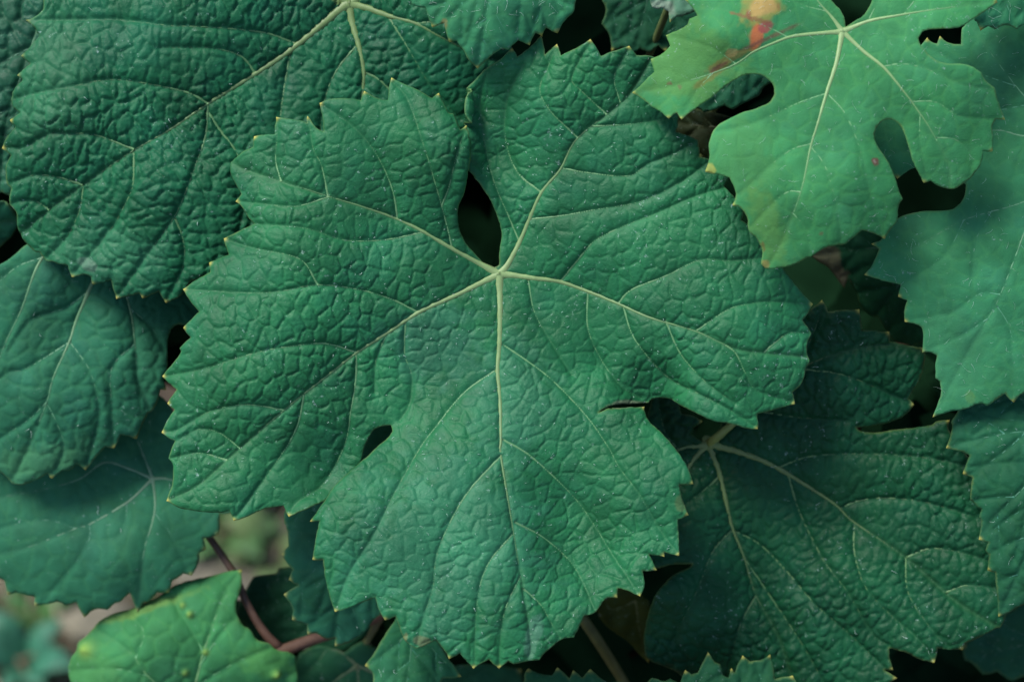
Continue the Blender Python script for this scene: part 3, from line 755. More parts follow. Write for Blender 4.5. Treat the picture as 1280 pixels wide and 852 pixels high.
K_OUT = [(645,870),(655,850),(656,841),(661,836),(676,841),(690,843),(697,835),(712,847),(717,838),(728,846),(738,837),(752,847),(760,853),(779,851),(795,868),(808,853),(815,846),(830,850),(838,847),(850,854),(857,838),(864,842),(872,840),(878,828),(885,816),(893,826),(900,829),
 (903,843),(910,846),(914,836),(918,840),(928,820),(937,826),(950,824),(962,819),(966,832),(968,848),(990,845),(1000,865),(1010,920),(950,990),(820,1010),(700,980),(650,930)]
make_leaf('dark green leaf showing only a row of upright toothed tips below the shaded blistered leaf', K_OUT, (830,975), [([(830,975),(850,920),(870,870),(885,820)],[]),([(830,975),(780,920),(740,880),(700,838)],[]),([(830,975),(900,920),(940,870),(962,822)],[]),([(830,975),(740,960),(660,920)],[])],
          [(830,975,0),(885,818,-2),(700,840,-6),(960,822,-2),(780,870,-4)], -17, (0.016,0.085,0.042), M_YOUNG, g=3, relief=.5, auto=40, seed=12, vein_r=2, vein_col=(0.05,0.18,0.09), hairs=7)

L_OUT = [(888,546),(897,537),(902,526),(905,500),(920,465),(960,420),(1000,395),(1014,385),(1027,376),(1035,389),(1052,386),(1072,387),(1077,411),(1092,412),(1110,415),(1112,426),(1132,431),(1154,436),(1156,446),(1150,470),(1135,497),(1141,505),(1132,517),(1110,527),(1090,531),(1070,533),
 (1074,537),(1092,540),(1120,536),(1160,531),(1172,525),(1186,525),(1186,535),(1192,545),(1210,570),(1235,600),(1228,625),(1250,650),(1243,680),(1260,700),(1252,730),(1262,755),(1250,784),(1242,786),(1225,795),(1205,803),(1202,810),(1185,811),(1172,809),(1167,826),(1150,823),(1132,814),(1122,812),(1112,809),
 (1113,822),(1116,835),(1105,836),(1120,846),(1108,856),(1080,885),(1020,900),(950,895),(880,860),(840,834),(815,824),(807,811),(806,789),(811,764),(821,739),(838,721),(857,711),(864,705),(842,706),(815,710),(795,698),(780,650),(790,590),(803,545),(812,505),(822,482),(840,486),(848,503),(851,516),(865,518),(876,525),(868,532),(862,541),(873,548),(880,552)]
L_V = [([(885,555),(895,556),(932,567),(972,584),(1040,627),(1067,652),(1132,696),(1180,739),(1210,761),(1247,783)],
  [[(973,584),(1000,573),(1030,568),(1090,567),(1160,572),(1220,585)],[(1051,634),(1075,625),(1110,622),(1160,628),(1225,648)],[(1133,696),(1165,685),(1210,692),(1245,705)],[(1182,740),(1210,731),(1250,735)],[(1068,654),(1068,690),(1080,730),(1105,760),(1150,800),(1166,823)],[(1132,696),(1135,740),(1160,780),(1185,808)],[(985,592),(1000,640),(1030,700),(1060,740),(1090,790),(1112,806)]]),
 ([(885,555),(890,566),(900,595),(910,640),(916,662),(930,697),(945,744),(975,800),(1000,880)],[[(916,662),(950,680),(985,715),(1020,755),(1060,790),(1106,834)],[(914,662),(890,690),(870,740),(840,800)],[(945,744),(925,780),(905,850)],[(900,595),(870,620),(830,650)],[(930,697),(960,740),(1000,800),(1040,870)]]),
 ([(885,555),(870,557),(847,562),(800,592)],[[(847,561),(832,542),(825,515),(822,490)]]),([(885,555),(872,567),(860,584),(830,640),(800,690)],[]),
 ([(885,555),(900,545),(935,510),(980,470),(1050,440),(1110,430),(1152,440)],[[(980,470),(1010,430),(1030,380)],[(1000,460),(1060,470),(1136,503)],[(935,510),(990,520),(1060,525)]])]
L_CP = [(885,555,-8),(972,584,-6),(1067,652,-5),(1180,739,2),(1248,783,5),(1100,580,0),(1180,530,3),(1225,640,3),(1110,530,0),(1150,440,7),(1075,390,8),(1050,480,4),(960,480,-1),(1027,378,8),(916,662,-9),(945,744,-10),(870,640,-6),(840,560,-6),(830,500,-3),
 (1040,720,-3),(1100,780,-1),(1112,830,0),(1000,780,-7),(950,840,-12),(870,760,-3),(830,740,-3),(807,790,-9),(830,825,-11),(860,712,-5),(800,650,-7),(1167,822,4)]
L_FL = [([(866,705),(840,714),(790,730),(790,880),(900,880),(960,760)], 815, 735, 57, 4.0, 0, 0)]
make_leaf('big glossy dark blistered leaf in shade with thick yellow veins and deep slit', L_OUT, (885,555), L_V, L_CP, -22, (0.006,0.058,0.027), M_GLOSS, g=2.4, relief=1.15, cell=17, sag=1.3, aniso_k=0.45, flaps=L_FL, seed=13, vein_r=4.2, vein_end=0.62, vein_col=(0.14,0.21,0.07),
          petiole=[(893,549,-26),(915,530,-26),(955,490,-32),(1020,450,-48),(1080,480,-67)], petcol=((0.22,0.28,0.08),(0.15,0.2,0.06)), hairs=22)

M_OUT = [(1205,500),(1196,516),(1189,527),(1190,536),(1184,559),(1198,563),(1212,569),(1205,591),(1216,596),(1213,624),(1227,636),(1224,646),(1227,651),(1225,673),(1236,677),(1232,687),(1237,693),(1236,711),(1244,714),(1245,729),(1247,749),(1249,769),(1260,765),(1280,754),(1310,740),(1380,680),(1400,580),(1380,480),(1300,450),(1240,470)]
make_leaf('mid green saw-toothed leaf overlapping the right margin of the shaded blistered leaf', M_OUT, (1345,555), [([(1345,555),(1310,640),(1280,700),(1250,768)],[]),([(1345,555),(1290,540),(1240,545),(1186,559)],[]),([(1345,555),(1290,600),(1250,640),(1226,673)],[]),([(1345,555),(1280,500),(1210,515)],[])],
          [(1345,555,0),(1250,765,-3),(1186,559,-3),(1225,650,-2),(1260,600,2),(1280,700,1)], -9, (0.015,0.090,0.048), M_YOUNG, g=2.8, relief=.4, auto=55, seed=14, vein_r=2.2, vein_col=(0.06,0.2,0.12), hairs=15, hair_len=(5,14), hair_r=.15)

N_OUT = [(1082,343),(1090,332),(1099,311),(1091,305),(1101,300),(1112,285),(1122,273),(1140,266.5),(1160,264),(1185,263),(1197,257),(1205,246),(1207,231),(1190,220),(1165,211),(1145,210),(1132,216),(1122,222),(1105,205),(1090,180),(1082,150),(1100,110),(1130,80),(1150,58),(1159,49),(1165,53),(1171,55),(1175,47),(1182,52),(1190,55),(1201,56),(1202,37),(1207,30),
 (1220,0),(1250,-30),(1320,-40),(1400,20),(1420,120),(1400,250),(1420,350),(1380,450),(1320,480),(1281,490),(1267,501),(1256,492),(1245,499),(1234,507),(1225,504),(1206,511),(1187,514),(1167,520),(1172,505),(1176,492),(1175,476),(1169,472),(1171,444),(1163,440),(1154,439),(1154,420),(1152,409),(1142,404),(1132,401),(1130,390),(1134,375),(1124,370),(1126,356),(1109,352),(1095,348)]
N_V = [([(1320,165),(1300,230),(1275,305),(1245,380),(1210,440),(1169,518)],[[(1250,368),(1225,367),(1190,390),(1135,400)],[(1246,382),(1262,410),(1266,450),(1268,498)],[(1275,305),(1310,350),(1340,420)],[(1235,398),(1200,420),(1157,438)]]),
 ([(1320,165),(1300,230),(1280,252),(1205,275),(1160,300),(1084,343)],[[(1205,275),(1180,320),(1127,356)],[(1240,263),(1220,300),(1215,350)]]),([(1320,165),(1280,170),(1240,163),(1180,180),(1100,195)],[]),([(1320,165),(1270,108),(1210,28)],[[(1270,108),(1220,90),(1160,60)],[(1290,130),(1230,140),(1150,140)]]),([(1320,165),(1360,100),(1390,30)],[])]
make_leaf('smooth pale green leaf with white hairs and rounded sinus beside the orange-spotted leaf', N_OUT, (1320,165), N_V, [(1320,165,-4),(1245,380,3),(1169,518,-2),(1084,343,-2),(1130,380,0),(1180,300,3),(1206,240,-1),(1150,264,-1),(1265,495,-1),(1280,250,0),(1210,170,-4),(1110,190,-6),(1170,60,-5),(1240,60,-4),(1210,20,-5),(1400,350,0)],
          -4, (0.040,0.190,0.094), M_YOUNG, g=2.8, relief=.15, cell=24, sag=.4, seed=15, vein_r=1.8, vein_col=(0.12,0.27,0.14), hairs=150, hair_len=(3,11), hair_r=.13, patches=[(1212,495,6,8,0,(0.10,0.24,0.06),.7),(1190,450,70,60,0,(0.045,0.20,0.09),.5),(1250,100,50,60,0,(0.02,0.10,0.05),.5)])  # dark upper-lobe patch: shade from the overlapping leaves, painted into the blade
O_OUT = [(1217,22),(1221,28),(1226,37),(1235,33),(1244,37),(1252,33),(1260,32),(1271,37),(1280,31),(1320,20),(1350,-20),(1320,-70),(1240,-70),(1215,-20)]
make_leaf('small piece of green leaf with fine teeth above the smooth hairy leaf', O_OUT, (1290,-55), [([(1290,-55),(1265,-10),(1245,35)],[]),([(1290,-55),(1290,-10),(1290,25)],[]),([(1290,-55),(1250,-35),(1222,10)],[])], [(1290,-55,0),(1245,34,-2)], 4, (0.026,0.15,0.08), M_YOUNG, g=2.8, relief=.15, auto=30, seed=16, vein_r=1.6, vein_col=(0.1,0.25,0.13), hairs=30, hair_len=(6,15), hair_r=.15)

P_OUT = [(1057,34),(1068,27),(1080,19),(1088,6),(1094,-8),(1110,-25),(1150,-42),(1200,-42),(1235,-25),(1245,3),(1236,11),(1226,18),(1217,24),(1205,32),(1190,36),(1165,37),(1153,40),(1148,48),(1152,58),(1165,72),(1180,79),(1200,80),(1213,83),(1225,90),(1228,95),(1235,104),(1243,110),(1246,122),(1250,134),(1255,149),(1245,149),(1240,158),(1241,172),(1239,188),(1229,189),
 (1226,204),(1222,211),(1214,222),(1207,227),(1195,235),(1186,236),(1172,232),(1163,226),(1155,227),(1148,216),(1140,200),(1135,182),(1130,167),(1124,156),(1114,150),(1103,151),(1095,160),(1093,173),(1098,185),(1108,200),(1116,216),(1122,234),(1128,249),(1123,256),(1122,270),(1120,278),(1112,287),(1105,297),(1095,293),(1080,288),(1074,290),(1066,297),(1055,305),(1045,306),(1030,310),(1015,320),
 (1009,322),(998,328),(987,332),(972,335),(957,336),(951,329),(953,315),(946,298),(936,288),(934,272),(926,260),(917,256),(920,242),(912,222),(896,218),(883,214),(887,195),(886,180),(892,163),(905,152),(925,142),(945,136),(962,128),(968,118),(966,106),(957,97),(946,93),(932,94),(912,104),(890,122),(875,132),(862,141),(852,148),(846,141),(836,147),(826,140),(815,134),(803,124),(792,116),
 (800,108),(810,97),(818,90),(815,75),(830,66),(838,58),(834,45),(848,38),(860,31),(862,24),(872,20),(866,10),(858,0),(866,-12),(890,-35),(930,-48),(980,-40),(1010,-24),(1030,-10),(1042,4),(1051,14),(1056,26)]
P_V = [([(1053,40),(1045,80),(1033,117),(1022,155),(1013,185),(1001,240),(980,295),(968,320),(958,335)],[[(1033,117),(1000,128),(970,142),(935,156),(895,165)],[(1035,118),(1055,140),(1070,172),(1080,205),(1088,245),(1104,294)],[(1013,180),(990,187),(965,205),(940,228),(922,244)],[(1013,183),(1030,205),(1040,235),(1048,270),(1052,303)],[(1001,240),(985,240),(965,255),(938,284)],[(990,265),(1010,290),(1012,318)]]),
 ([(1053,40),(1080,65),(1105,85),(1130,115),(1145,135),(1165,165),(1185,205),(1187,234)],[[(1105,83),(1130,80),(1160,87),(1200,105),(1240,112)],[(1140,127),(1170,128),(1200,145),(1250,149)],[(1170,172),(1195,175),(1215,195),(1213,220)],[(1150,142),(1150,175),(1158,222)]]),
 ([(1053,40),(1025,42),(990,46),(965,55),(942,65),(920,80),(890,92),(855,103),(840,108),(795,116)],[[(985,47),(968,38),(945,28),(930,18),(870,8)],[(920,80),(890,60),(850,48),(838,46)],[(890,92),(870,115),(854,145)]]),
 ([(1053,40),(1085,27),(1120,20),(1170,12),(1243,3)],[[(1085,27),(1098,0),(1105,-20)],[(1130,18),(1150,-10),(1160,-38)]]),([(1053,40),(1040,22),(1025,5),(1005,-22)],[[(1035,15),(1000,5),(970,-15),(940,-40)]])]
make_leaf('bright pale green lobed leaf with an orange and pink blotch and small brown spots', P_OUT, (1053,40), P_V, [(1053,40,-3),(1013,185,2),(958,334,-4),(1100,290,-2),(890,190,-1),(1060,230,4),(1120,230,0),(1145,135,1),(1187,234,-3),(1252,148,-2),(1200,110,3),(1243,3,-3),(1170,10,1),(920,80,-2),(795,116,-7),(850,145,-4),(860,25,-4),(900,40,1),(930,-45,-5),(968,118,0)],
          15, SOFT, M_YOUNG, g=2.4, relief=.14, cell=24, sag=.35, seed=17, vein_r=3.0, vein_col=(0.22,0.34,0.14), hairs=170, hair_len=(3,11), hair_r=.13, yellow=(0.40,0.42,0.10),
          patches=[(860,80,75,60,10,(0.075,0.215,0.055),.75),(930,200,50,60,0,(0.06,0.21,0.065),.5),(960,290,22,60,-15,(0.09,0.235,0.06),.6),(950,14,25,24,0,(0.24,0.24,0.06),.8),(953,8,19,15,0,(0.42,0.28,0.10),.8),(946,45,8.5,19,20,(0.46,0.14,0.055),.95),(957,33,9,7,-30,(0.27,0.07,0.07),.85),(936,19,3,7,-20,(0.22,0.08,0.06),.7),(973,10,3,6,0,(0.24,0.12,0.05),.6),
                   (955,50,50,3.5,-24,(0.14,0.07,0.05),.75),(942,24,28,2.5,14,(0.2,0.1,0.05),.7),(912,74,30,5,-28,(0.16,0.14,0.04),.7),(890,95,26,5,-35,(0.17,0.15,0.04),.55),(898,84,13,3,-30,(0.12,0.06,0.04),.8),(838,105,4.5,2.5,0,(0.12,0.06,0.04),.7),(850,109,2.5,3,0,(0.13,0.07,0.05),.5),(915,66,7,6,0,(0.3,0.24,0.09),.7),(1093,203,3.6,4.6,-20,(0.13,0.05,0.045),.85),(1092,202,1.6,2.2,-20,(0.3,0.25,0.2),.8),(1026,291,3,3,0,(0.12,0.09,0.05),.6),(954,308,2,6,-10,(0.16,0.10,0.03),.6),(957,330,5,6,0,(0.3,0.2,0.06),.6),(885,212,8,8,0,(0.38,0.38,0.08),.6)])

Q_OUT = [(511,-12),(516,6),(524,9),(532,10),(536,22),(541,33),(549,31),(556,29),(558,40),(563,51),(571,51),(579,62),(587,76),(597,84),(606,77),(616,68),(627,60),(635,62),(641,56),(647,50),(654,53),(661,55),(665,48),(669,41),(676,43),(682,35),(688,38),(696,40),(703,29),(709,22),(717,14),(719,2),(724,-12),(710,-60),(650,-100),(570,-95),(520,-55)]
make_leaf('smooth light green leaf hanging its pointed toothed tip over the two large leaves', Q_OUT, (625,-75), [([(625,-75),(618,-30),(610,10),(597,82)],[]),([(625,-75),(590,-40),(560,0),(542,32)],[]),([(625,-75),(655,-35),(675,5),(684,35)],[]),([(625,-75),(570,-65),(520,-30)],[]),([(625,-75),(680,-50),(718,-10)],[])],
          [(625,-75,-2),(597,83,-5),(545,20,-2),(690,35,-3),(620,10,3),(715,0,-2)], 8, (0.042,0.20,0.105), M_YOUNG, g=2.6, relief=.16, auto=45, seed=18, vein_r=1.5, vein_col=(0.07,0.22,0.12), hairs=110, hair_len=(4,10), hair_r=.15, patches=[(557,30,4,7,0,(0.3,0.22,0.08),.5),(697,39,6,4,0,(0.25,0.25,0.08),.5)])
R_OUT = [(748,-10),(757,12),(752,30),(760,41),(763,52),(765,63),(778,60),(788,69),(800,61),(812,66),(823,57),(832,63),(845,55),(880,30),(890,-30),(860,-70),(780,-60)]
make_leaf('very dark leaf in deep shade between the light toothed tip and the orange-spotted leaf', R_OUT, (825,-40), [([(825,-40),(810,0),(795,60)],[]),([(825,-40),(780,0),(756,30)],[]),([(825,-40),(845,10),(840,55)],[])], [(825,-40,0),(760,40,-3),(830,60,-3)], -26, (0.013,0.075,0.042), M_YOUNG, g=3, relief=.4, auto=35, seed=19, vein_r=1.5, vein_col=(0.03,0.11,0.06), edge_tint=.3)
S_OUT = [(808,-10),(815,9),(822,11),(828,10),(836,15),(838,27),(845,22),(853,21),(867,15),(890,0),(880,-40),(830,-50),(800,-30)]
make_leaf('tiny pale greyish leaf corner above the very dark shaded leaf', S_OUT, (855,-38), [([(855,-38),(845,-10),(838,24)],[]),([(855,-38),(830,-15),(815,6)],[])], [(855,-38,0),(837,24,-2)], -4, (0.12,0.24,0.17), M_YOUNG, g=2.8, relief=.5, auto=25, seed=20, vein_r=1.3, vein_col=(0.2,0.3,0.2), patches=[(830,8,18,8,20,(0.3,0.36,0.28),.6)])
T_OUT = [(866,128),(880,141),(893,137),(905,132),(916,137),(928,130),(940,124),(950,118),(956,108),(975,95),(985,60),(950,30),(890,40),(850,85)]
make_leaf('dark leaf seen through the rounded left sinus of the orange-spotted leaf', T_OUT, (955,60), [([(955,60),(920,95),(884,138)],[]),([(955,60),(955,90),(952,116)],[])], [(955,60,0),(884,135,-2)], -14, (0.014,0.085,0.05), M_YOUNG, g=3, relief=.3, auto=30, seed=21, vein_r=1.5, vein_col=(0.03,0.12,0.06), edge_tint=.2, hairs=12)
U_OUT = [(1012,316),(1022,308),(1045,295),(1085,280),(1120,282),(1155,300),(1175,360),(1165,420),(1140,432),(1118,425),(1108,412),(1098,395),(1090,395),(1082,388),(1075,378),(1070,362),(1061,346),(1056,357),(1046,347),(1034,332),(1022,325)]
make_leaf('dark curled leaf with a withered tan edge in the gap beside the smooth hairy leaf', U_OUT, (1150,320), [([(1150,320),(1120,360),(1095,393)],[]),([(1150,320),(1100,310),(1015,317)],[]),([(1150,320),(1155,370),(1140,425)],[])], [(1150,320,0),(1060,350,-6),(1020,317,-4),(1090,340,3),(1095,393,-5)], -30, (0.014,0.078,0.036), M_YOUNG, g=3, relief=.5, auto=40, seed=22, vein_r=1.6, vein_col=(0.03,0.11,0.05), edge_tint=.25,
          patches=[(1036,326,26,15,38,(0.17,0.17,0.10),.9),(1052,346,10,14,-20,(0.19,0.18,0.11),.85)])
W_OUT = [(1203,806),(1222,792),(1245,775),(1300,735),(1370,790),(1330,860),(1285,842),(1265,850),(1246,838),(1228,842),(1215,828),(1206,824)]
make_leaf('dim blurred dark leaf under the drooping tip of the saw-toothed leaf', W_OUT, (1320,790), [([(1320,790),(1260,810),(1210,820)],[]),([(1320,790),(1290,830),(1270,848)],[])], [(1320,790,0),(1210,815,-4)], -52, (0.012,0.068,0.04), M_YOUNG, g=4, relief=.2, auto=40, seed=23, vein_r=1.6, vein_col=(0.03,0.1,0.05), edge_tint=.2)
X_OUT = [(742,752),(752,738),(790,735),(812,750),(815,790),(810,825),(798,815),(785,800),(770,790),(755,778)]
make_leaf('dim olive yellow leaf in the dark gap beside the rounded lobe of the shaded leaf', X_OUT, (795,750), [([(795,750),(800,790),(806,820)],[]),([(795,750),(770,760),(748,758)],[])], [(795,750,0),(806,820,-3)], -48, (0.05,0.06,0.012), M_YOUNG, g=4, relief=.2, auto=30, seed=24, vein_r=1.4, vein_col=(0.12,0.14,0.04), edge_tint=.2)
Z_OUT = [(843,140),(856,132),(880,138),(900,142),(925,150),(910,172),(895,200),(872,190),(855,176),(840,160)]
make_leaf('brownish withered scrap of leaf in the dark gap under the orange-spotted leaf', Z_OUT, (915,158), [([(915,158),(880,158),(846,152)],[]),([(915,158),(895,175),(888,195)],[])], [(915,158,0),(846,150,-3),(890,196,-3)], -24, (0.016,0.022,0.009), M_YOUNG, g=3, relief=.5, auto=30, seed=25, vein_r=1.4, vein_col=(0.07,0.08,0.03), edge_tint=.15)

def stalk(label, pts, r, col):
    P = np.vstack([[world(float(a), float(b), np.array(c * 0.001))] for a, b, c in pts])
    C = catmull(P, 0.004)
    k = len(C)
    V, F = tube(C, r * (1 + 0.12 * np.sin(np.arange(k) * 0.5)), 10)
    o = mesh_obj('leaf_stalk', V, F, M_PETIOLE, None, np.tile(np.array(col), (len(V), 1)), origin=C[0])
    o['label'] = label; o['category'] = 'stalk'
stalk('olive green leaf stalk slanting through the dark gap under the large leaf', [(700, 740, -45), (730, 775, -46), (757, 815, -48), (780, 852, -52), (830, 930, -62), (900, 1010, -90)], 0.0014, (0.10, 0.11, 0.035))
# ------------------------------------------------------------------ shaded foliage inside the canopy, with unseen leaves added to block light (one mass)
def inner_foliage():
    rng = random.Random(77)
    tpl = []
    NB = 30
    for k in range(NB):
        a = 2 * math.pi * k / NB
        r = 0.72 + 0.2 * math.cos(5 * (a - math.pi / 2)) + (0.07 if k % 2 else -0.03)
        if abs(a - math.pi * 1.5) < 0.12: r = 0.12
        tpl.append((r * math.cos(a), r * math.sin(a)))
    GAPS = [(600, 270), (1040, 350), (1110, 400), (1170, 240), (900, 145), (1200, 830), (730, 790), (310, 690), (222, 432), (60, 800), (850, 510), (15, 310), (700, 40), (1120, 480), (440, 580), (780, 770)]
    V, F, Cc = [], [], []
    for layer, (w0, n) in enumerate(((-110, 60), (-130, 120), (-165, 120), (-220, 110), (-290, 110), (-48, 280), (-70, 110))):
        for _ in range(n):
            if layer == 5:                                        # the canopy goes on out of view, added to shade the inside
                x, y = rng.uniform(-1000, 1800), rng.uniform(-1000, -170)
                if rng.random() < 0.4: x, y = rng.uniform(-1000, -190), rng.uniform(-1000, 420)
            elif layer == 6:                                      # hidden smaller leaves added behind the outer ones to block light, gaps stay open
                x, y = rng.uniform(-100, 1380), rng.uniform(-150, 900)
                if min(math.hypot(x - a_, y - b_) for a_, b_ in GAPS) < 135: continue
            else:
                x, y = rng.uniform(-500, 1620), rng.uniform(-600, 1150)
            if x < 520 + layer * 20 and y > 520 - layer * 15 and layer < 5: continue      # the canopy ends here, bare ground beyond
            if (x - 222) ** 2 + (y - 432) ** 2 < 90 ** 2: continue
            w = w0 + rng.uniform(-16, 16)
            c = world(float(x), float(y), np.array(w * 0.001))
            R = rng.uniform(0.035, 0.062) if layer != 6 else rng.uniform(0.022, 0.03)
            ax = np.array([rng.gauss(0, 0.35), rng.gauss(0, 0.35), 1.0])
            nrm = RT * ax[0] + UP * ax[1] + BK * ax[2]; nrm /= np.linalg.norm(nrm)
            t = np.cross(nrm, np.array([rng.uniform(-1, 1), rng.uniform(-1, 1), rng.uniform(-1, 1)])); t /= np.linalg.norm(t)
            b = np.cross(nrm, t)
            o = len(V)
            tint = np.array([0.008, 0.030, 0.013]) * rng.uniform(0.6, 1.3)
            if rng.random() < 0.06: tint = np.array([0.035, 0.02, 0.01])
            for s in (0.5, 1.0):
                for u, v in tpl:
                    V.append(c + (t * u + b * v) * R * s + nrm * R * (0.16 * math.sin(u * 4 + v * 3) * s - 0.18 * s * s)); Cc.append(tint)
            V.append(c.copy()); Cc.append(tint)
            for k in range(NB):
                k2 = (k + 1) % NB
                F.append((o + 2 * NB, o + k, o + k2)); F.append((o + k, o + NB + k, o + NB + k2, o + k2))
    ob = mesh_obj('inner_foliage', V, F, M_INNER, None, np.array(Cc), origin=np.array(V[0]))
    ob['label'] = 'mass of deeply shaded vine leaves inside the canopy, some added unseen to block light'; ob['category'] = 'foliage'; ob['kind'] = 'stuff'
inner_foliage()

# ------------------------------------------------------------------ ground under the vine
def ground_mat():
    m, t, p, out = new_mat('soil')
    N, Lk = t.nodes.new, t.links.new
    tc = N('ShaderNodeTexCoord')
    n1 = N('ShaderNodeTexNoise'); n1.inputs['Scale'].default_value = 14; n1.inputs['Detail'].default_value = 8
    n2 = N('ShaderNodeTexNoise'); n2.inputs['Scale'].default_value = 70; n2.inputs['Detail'].default_value = 8
    for n in (n1, n2): Lk(tc.outputs['Object'], n.inputs['Vector'])
    r = N('ShaderNodeValToRGB')
    r.color_ramp.elements[0].position = 0.35; r.color_ramp.elements[0].color = (0.035, 0.026, 0.016, 1)
    r.color_ramp.elements[1].position = 0.68; r.color_ramp.elements[1].color = (0.12, 0.085, 0.055, 1)
    mx = N('ShaderNodeMath'); mx.operation = 'MULTIPLY_ADD'; mx.inputs[1].default_value = 0.5
    Lk(n1.outputs['Fac'], mx.inputs[0])
    h = N('ShaderNodeMath'); h.operation = 'MULTIPLY'; h.inputs[1].default_value = 0.5
    Lk(n2.outputs['Fac'], h.inputs[0]); Lk(h.outputs[0], mx.inputs[2]); Lk(mx.outputs[0], r.inputs[0])
    Lk(r.outputs[0], p.inputs['Base Color']); p.inputs['Roughness'].default_value = 0.9
    b = N('ShaderNodeBump'); b.inputs['Distance'].default_value = 0.01; Lk(n2.outputs['Fac'], b.inputs['Height']); Lk(b.outputs[0], p.inputs['Normal'])
    return m
gn = 120
gx, gy2 = np.meshgrid(np.sign(np.linspace(-1, 1, gn)) * np.abs(np.linspace(-1, 1, gn)) ** 2.6 * 30, np.sign(np.linspace(-1, 1, gn)) * np.abs(np.linspace(-1, 1, gn)) ** 2.6 * 30 + 0.45)
def ground_z(x, y): return 0.012 * vnoise(x, y, 5, 0.11) + 0.006 * vnoise(x, y, 6, 0.035)
gz = ground_z(gx, gy2)
GV = np.stack([gx, gy2, gz], -1).reshape(-1, 3)
GF = [(j * gn + i, j * gn + i + 1, (j + 1) * gn + i + 1, (j + 1) * gn + i) for j in range(gn - 1) for i in range(gn - 1)]
gr = mesh_obj('ground', GV, GF, ground_mat())
gr['kind'] = 'structure'; gr['label'] = 'brown earth with litter under the vine'; gr['category'] = 'ground'

def on_ground(px, py):
    d = RT * (px - 640) / FPX + UP * (426 - py) / FPX - BK
    return CAM + d * (-CAM[2] / d[2])

M_WEED = plain_material('weed', (0.05, 0.16, 0.08), 0.5, 0.25, 60, attr=True)
M_STRAW = plain_material('straw', (0.32, 0.26, 0.17), 0.7, 0.2, 80, attr=True)
M_STONE = plain_material('stone', (0.24, 0.22, 0.16), 0.8, 0.3, 40, bump=0.6, dist=0.003)

def weed(label, px, py, n, ln, col, seed, wd=0.28):
    rng = random.Random(seed)
    c = on_ground(px, py); c[2] = float(ground_z(c[0], c[1])) - 0.002
    root = bpy.data.objects.new('weed_plant', None); COL.objects.link(root); root.location = c
    root['label'] = label; root['category'] = 'weed'; root['group'] = 'weeds on the ground'
    for k in range(n):
        a = 2 * math.pi * k / n + rng.uniform(-.4, .4)
        L = ln * rng.uniform(0.7, 1.2)
        d = np.array([math.cos(a), math.sin(a), 0]); s = np.array([-math.sin(a), math.cos(a), 0])
        V, F = [], []
        for i in range(9):
            t = i / 8
            wv = L * wd * math.sin(math.pi * min(1, 0.08 + t * 0.92)) ** 0.8 * (1 - 0.3 * t)
            z = L * (0.75 * math.sin(t * 1.9) * 0.8)
            ctr = d * L * t * 0.9 + np.array([0, 0, z])
            V += [ctr - s * wv + np.array([0, 0, wv * .3]), ctr, ctr + s * wv + np.array([0, 0, wv * .3])]
        for i in range(8):
            for j in range(2): F.append((i * 3 + j, i * 3 + j + 1, i * 3 + j + 4, i * 3 + j + 3))
        o = mesh_obj('weed_leaf', V, F, M_WEED, root, np.tile(np.array(col) * rng.uniform(.8, 1.2), (len(V), 1)))
        so = o.modifiers.new('thickness', 'SOLIDIFY'); so.thickness = 0.0004
weed('blurred bluish green broad-leaved weed on the brown earth', 40, 850, 6, 0.034, (0.04, 0.17, 0.10), 1)
weed('small blurred upright green weed at the edge of the brown earth', 52, 775, 5, 0.03, (0.05, 0.17, 0.05), 2, .2)
weed('bright green blurred weed in the pale gap beside the reddish stalk', 285, 665, 7, 0.04, (0.10, 0.22, 0.07), 3)
weed('yellow green low weed among the pale straw in the gap', 340, 705, 7, 0.042, (0.18, 0.27, 0.10), 4, .2)
weed('little olive weed glimpsed through the round notch of the broad bluish leaf', 220, 436, 6, 0.03, (0.16, 0.24, 0.04), 5, .3)

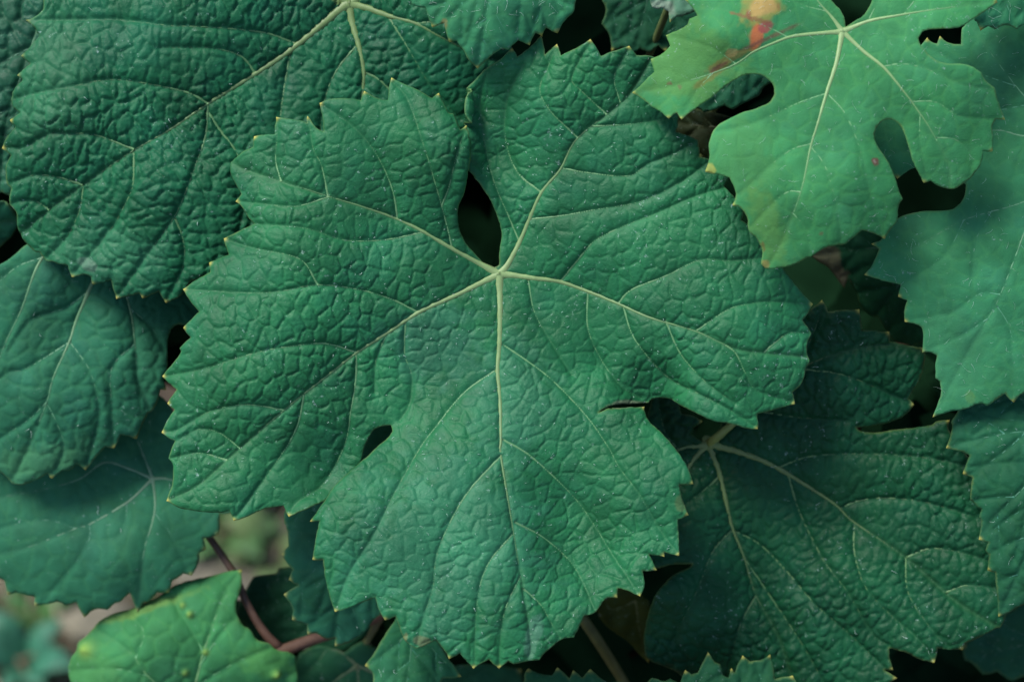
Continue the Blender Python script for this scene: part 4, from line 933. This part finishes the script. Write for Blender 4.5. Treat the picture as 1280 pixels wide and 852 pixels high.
def stone(label, px, py, r, seed):
    rng = random.Random(seed)
    c = on_ground(px, py)
    V, F = [], []
    nu, nv = 14, 8
    for j in range(nv + 1):
        th = math.pi * j / nv
        for i in range(nu):
            ph = 2 * math.pi * i / nu
            q = 1 + 0.22 * float(vnoise(math.cos(ph) * 2 + seed, math.sin(ph) * 2 + th * 1.5, seed, 1.0))
            V.append((r * q * 1.3 * math.sin(th) * math.cos(ph), r * q * math.sin(th) * math.sin(ph), r * q * 0.55 * math.cos(th)))
    for j in range(nv):
        for i in range(nu):
            F.append((j * nu + i, (j + 1) * nu + i, (j + 1) * nu + (i + 1) % nu, j * nu + (i + 1) % nu))
    o = mesh_obj('stone', V, F, M_STONE)
    o.location = (c[0], c[1], r * 0.28 + float(ground_z(c[0], c[1])))
    o['label'] = label; o['category'] = 'stone'; o['group'] = 'stones on the ground'
stone('pale blurred stone behind the reddish stalk in the gap', 262, 716, 0.019, 2)
stone('pale stone lying lower in the gap above the bright leaf with galls', 308, 738, 0.016, 3)
stone('pinkish grey stone beside the edge of the bright leaf with galls', 120, 782, 0.016, 4)

def litter():
    rng = random.Random(9)
    V, F, Cc = [], [], []
    for k in range(1600):
        px, py = rng.uniform(-60, 440), rng.uniform(600, 880)
        dense = math.exp(-((px - 310) / 60) ** 2 - ((py - 690) / 60) ** 2)
        if rng.random() > 0.25 + 0.75 * dense: continue
        c = on_ground(px, py); c[2] = float(ground_z(c[0], c[1])) + 0.002
        a = rng.uniform(0, 6.28); L = rng.uniform(0.02, 0.06)
        d = np.array([math.cos(a), math.sin(a), rng.uniform(-.02, .25)])
        pth = np.array([c + d * L * t + np.array([0, 0, 0.004 * math.sin(math.pi * t)]) for t in np.linspace(0, 1, 5)])
        tv, tf = tube(pth, 0.0012 * np.array([1, 1, .9, .7, .3]), 4)
        o = len(V); V.extend(tv.tolist()); F.extend([tuple(q + o for q in f) for f in tf])
        col = rng.choice([(0.22, 0.19, 0.13), (0.16, 0.13, 0.08), (0.28, 0.26, 0.18), (0.08, 0.16, 0.05)])
        Cc.extend([col] * len(tv))
    o = mesh_obj('dry_straw', V, F, M_STRAW, None, np.array(Cc), origin=np.array(V[0]))
    o['label'] = 'blurred dry straw and grass bits scattered on the earth'; o['category'] = 'straw'; o['kind'] = 'stuff'
litter()
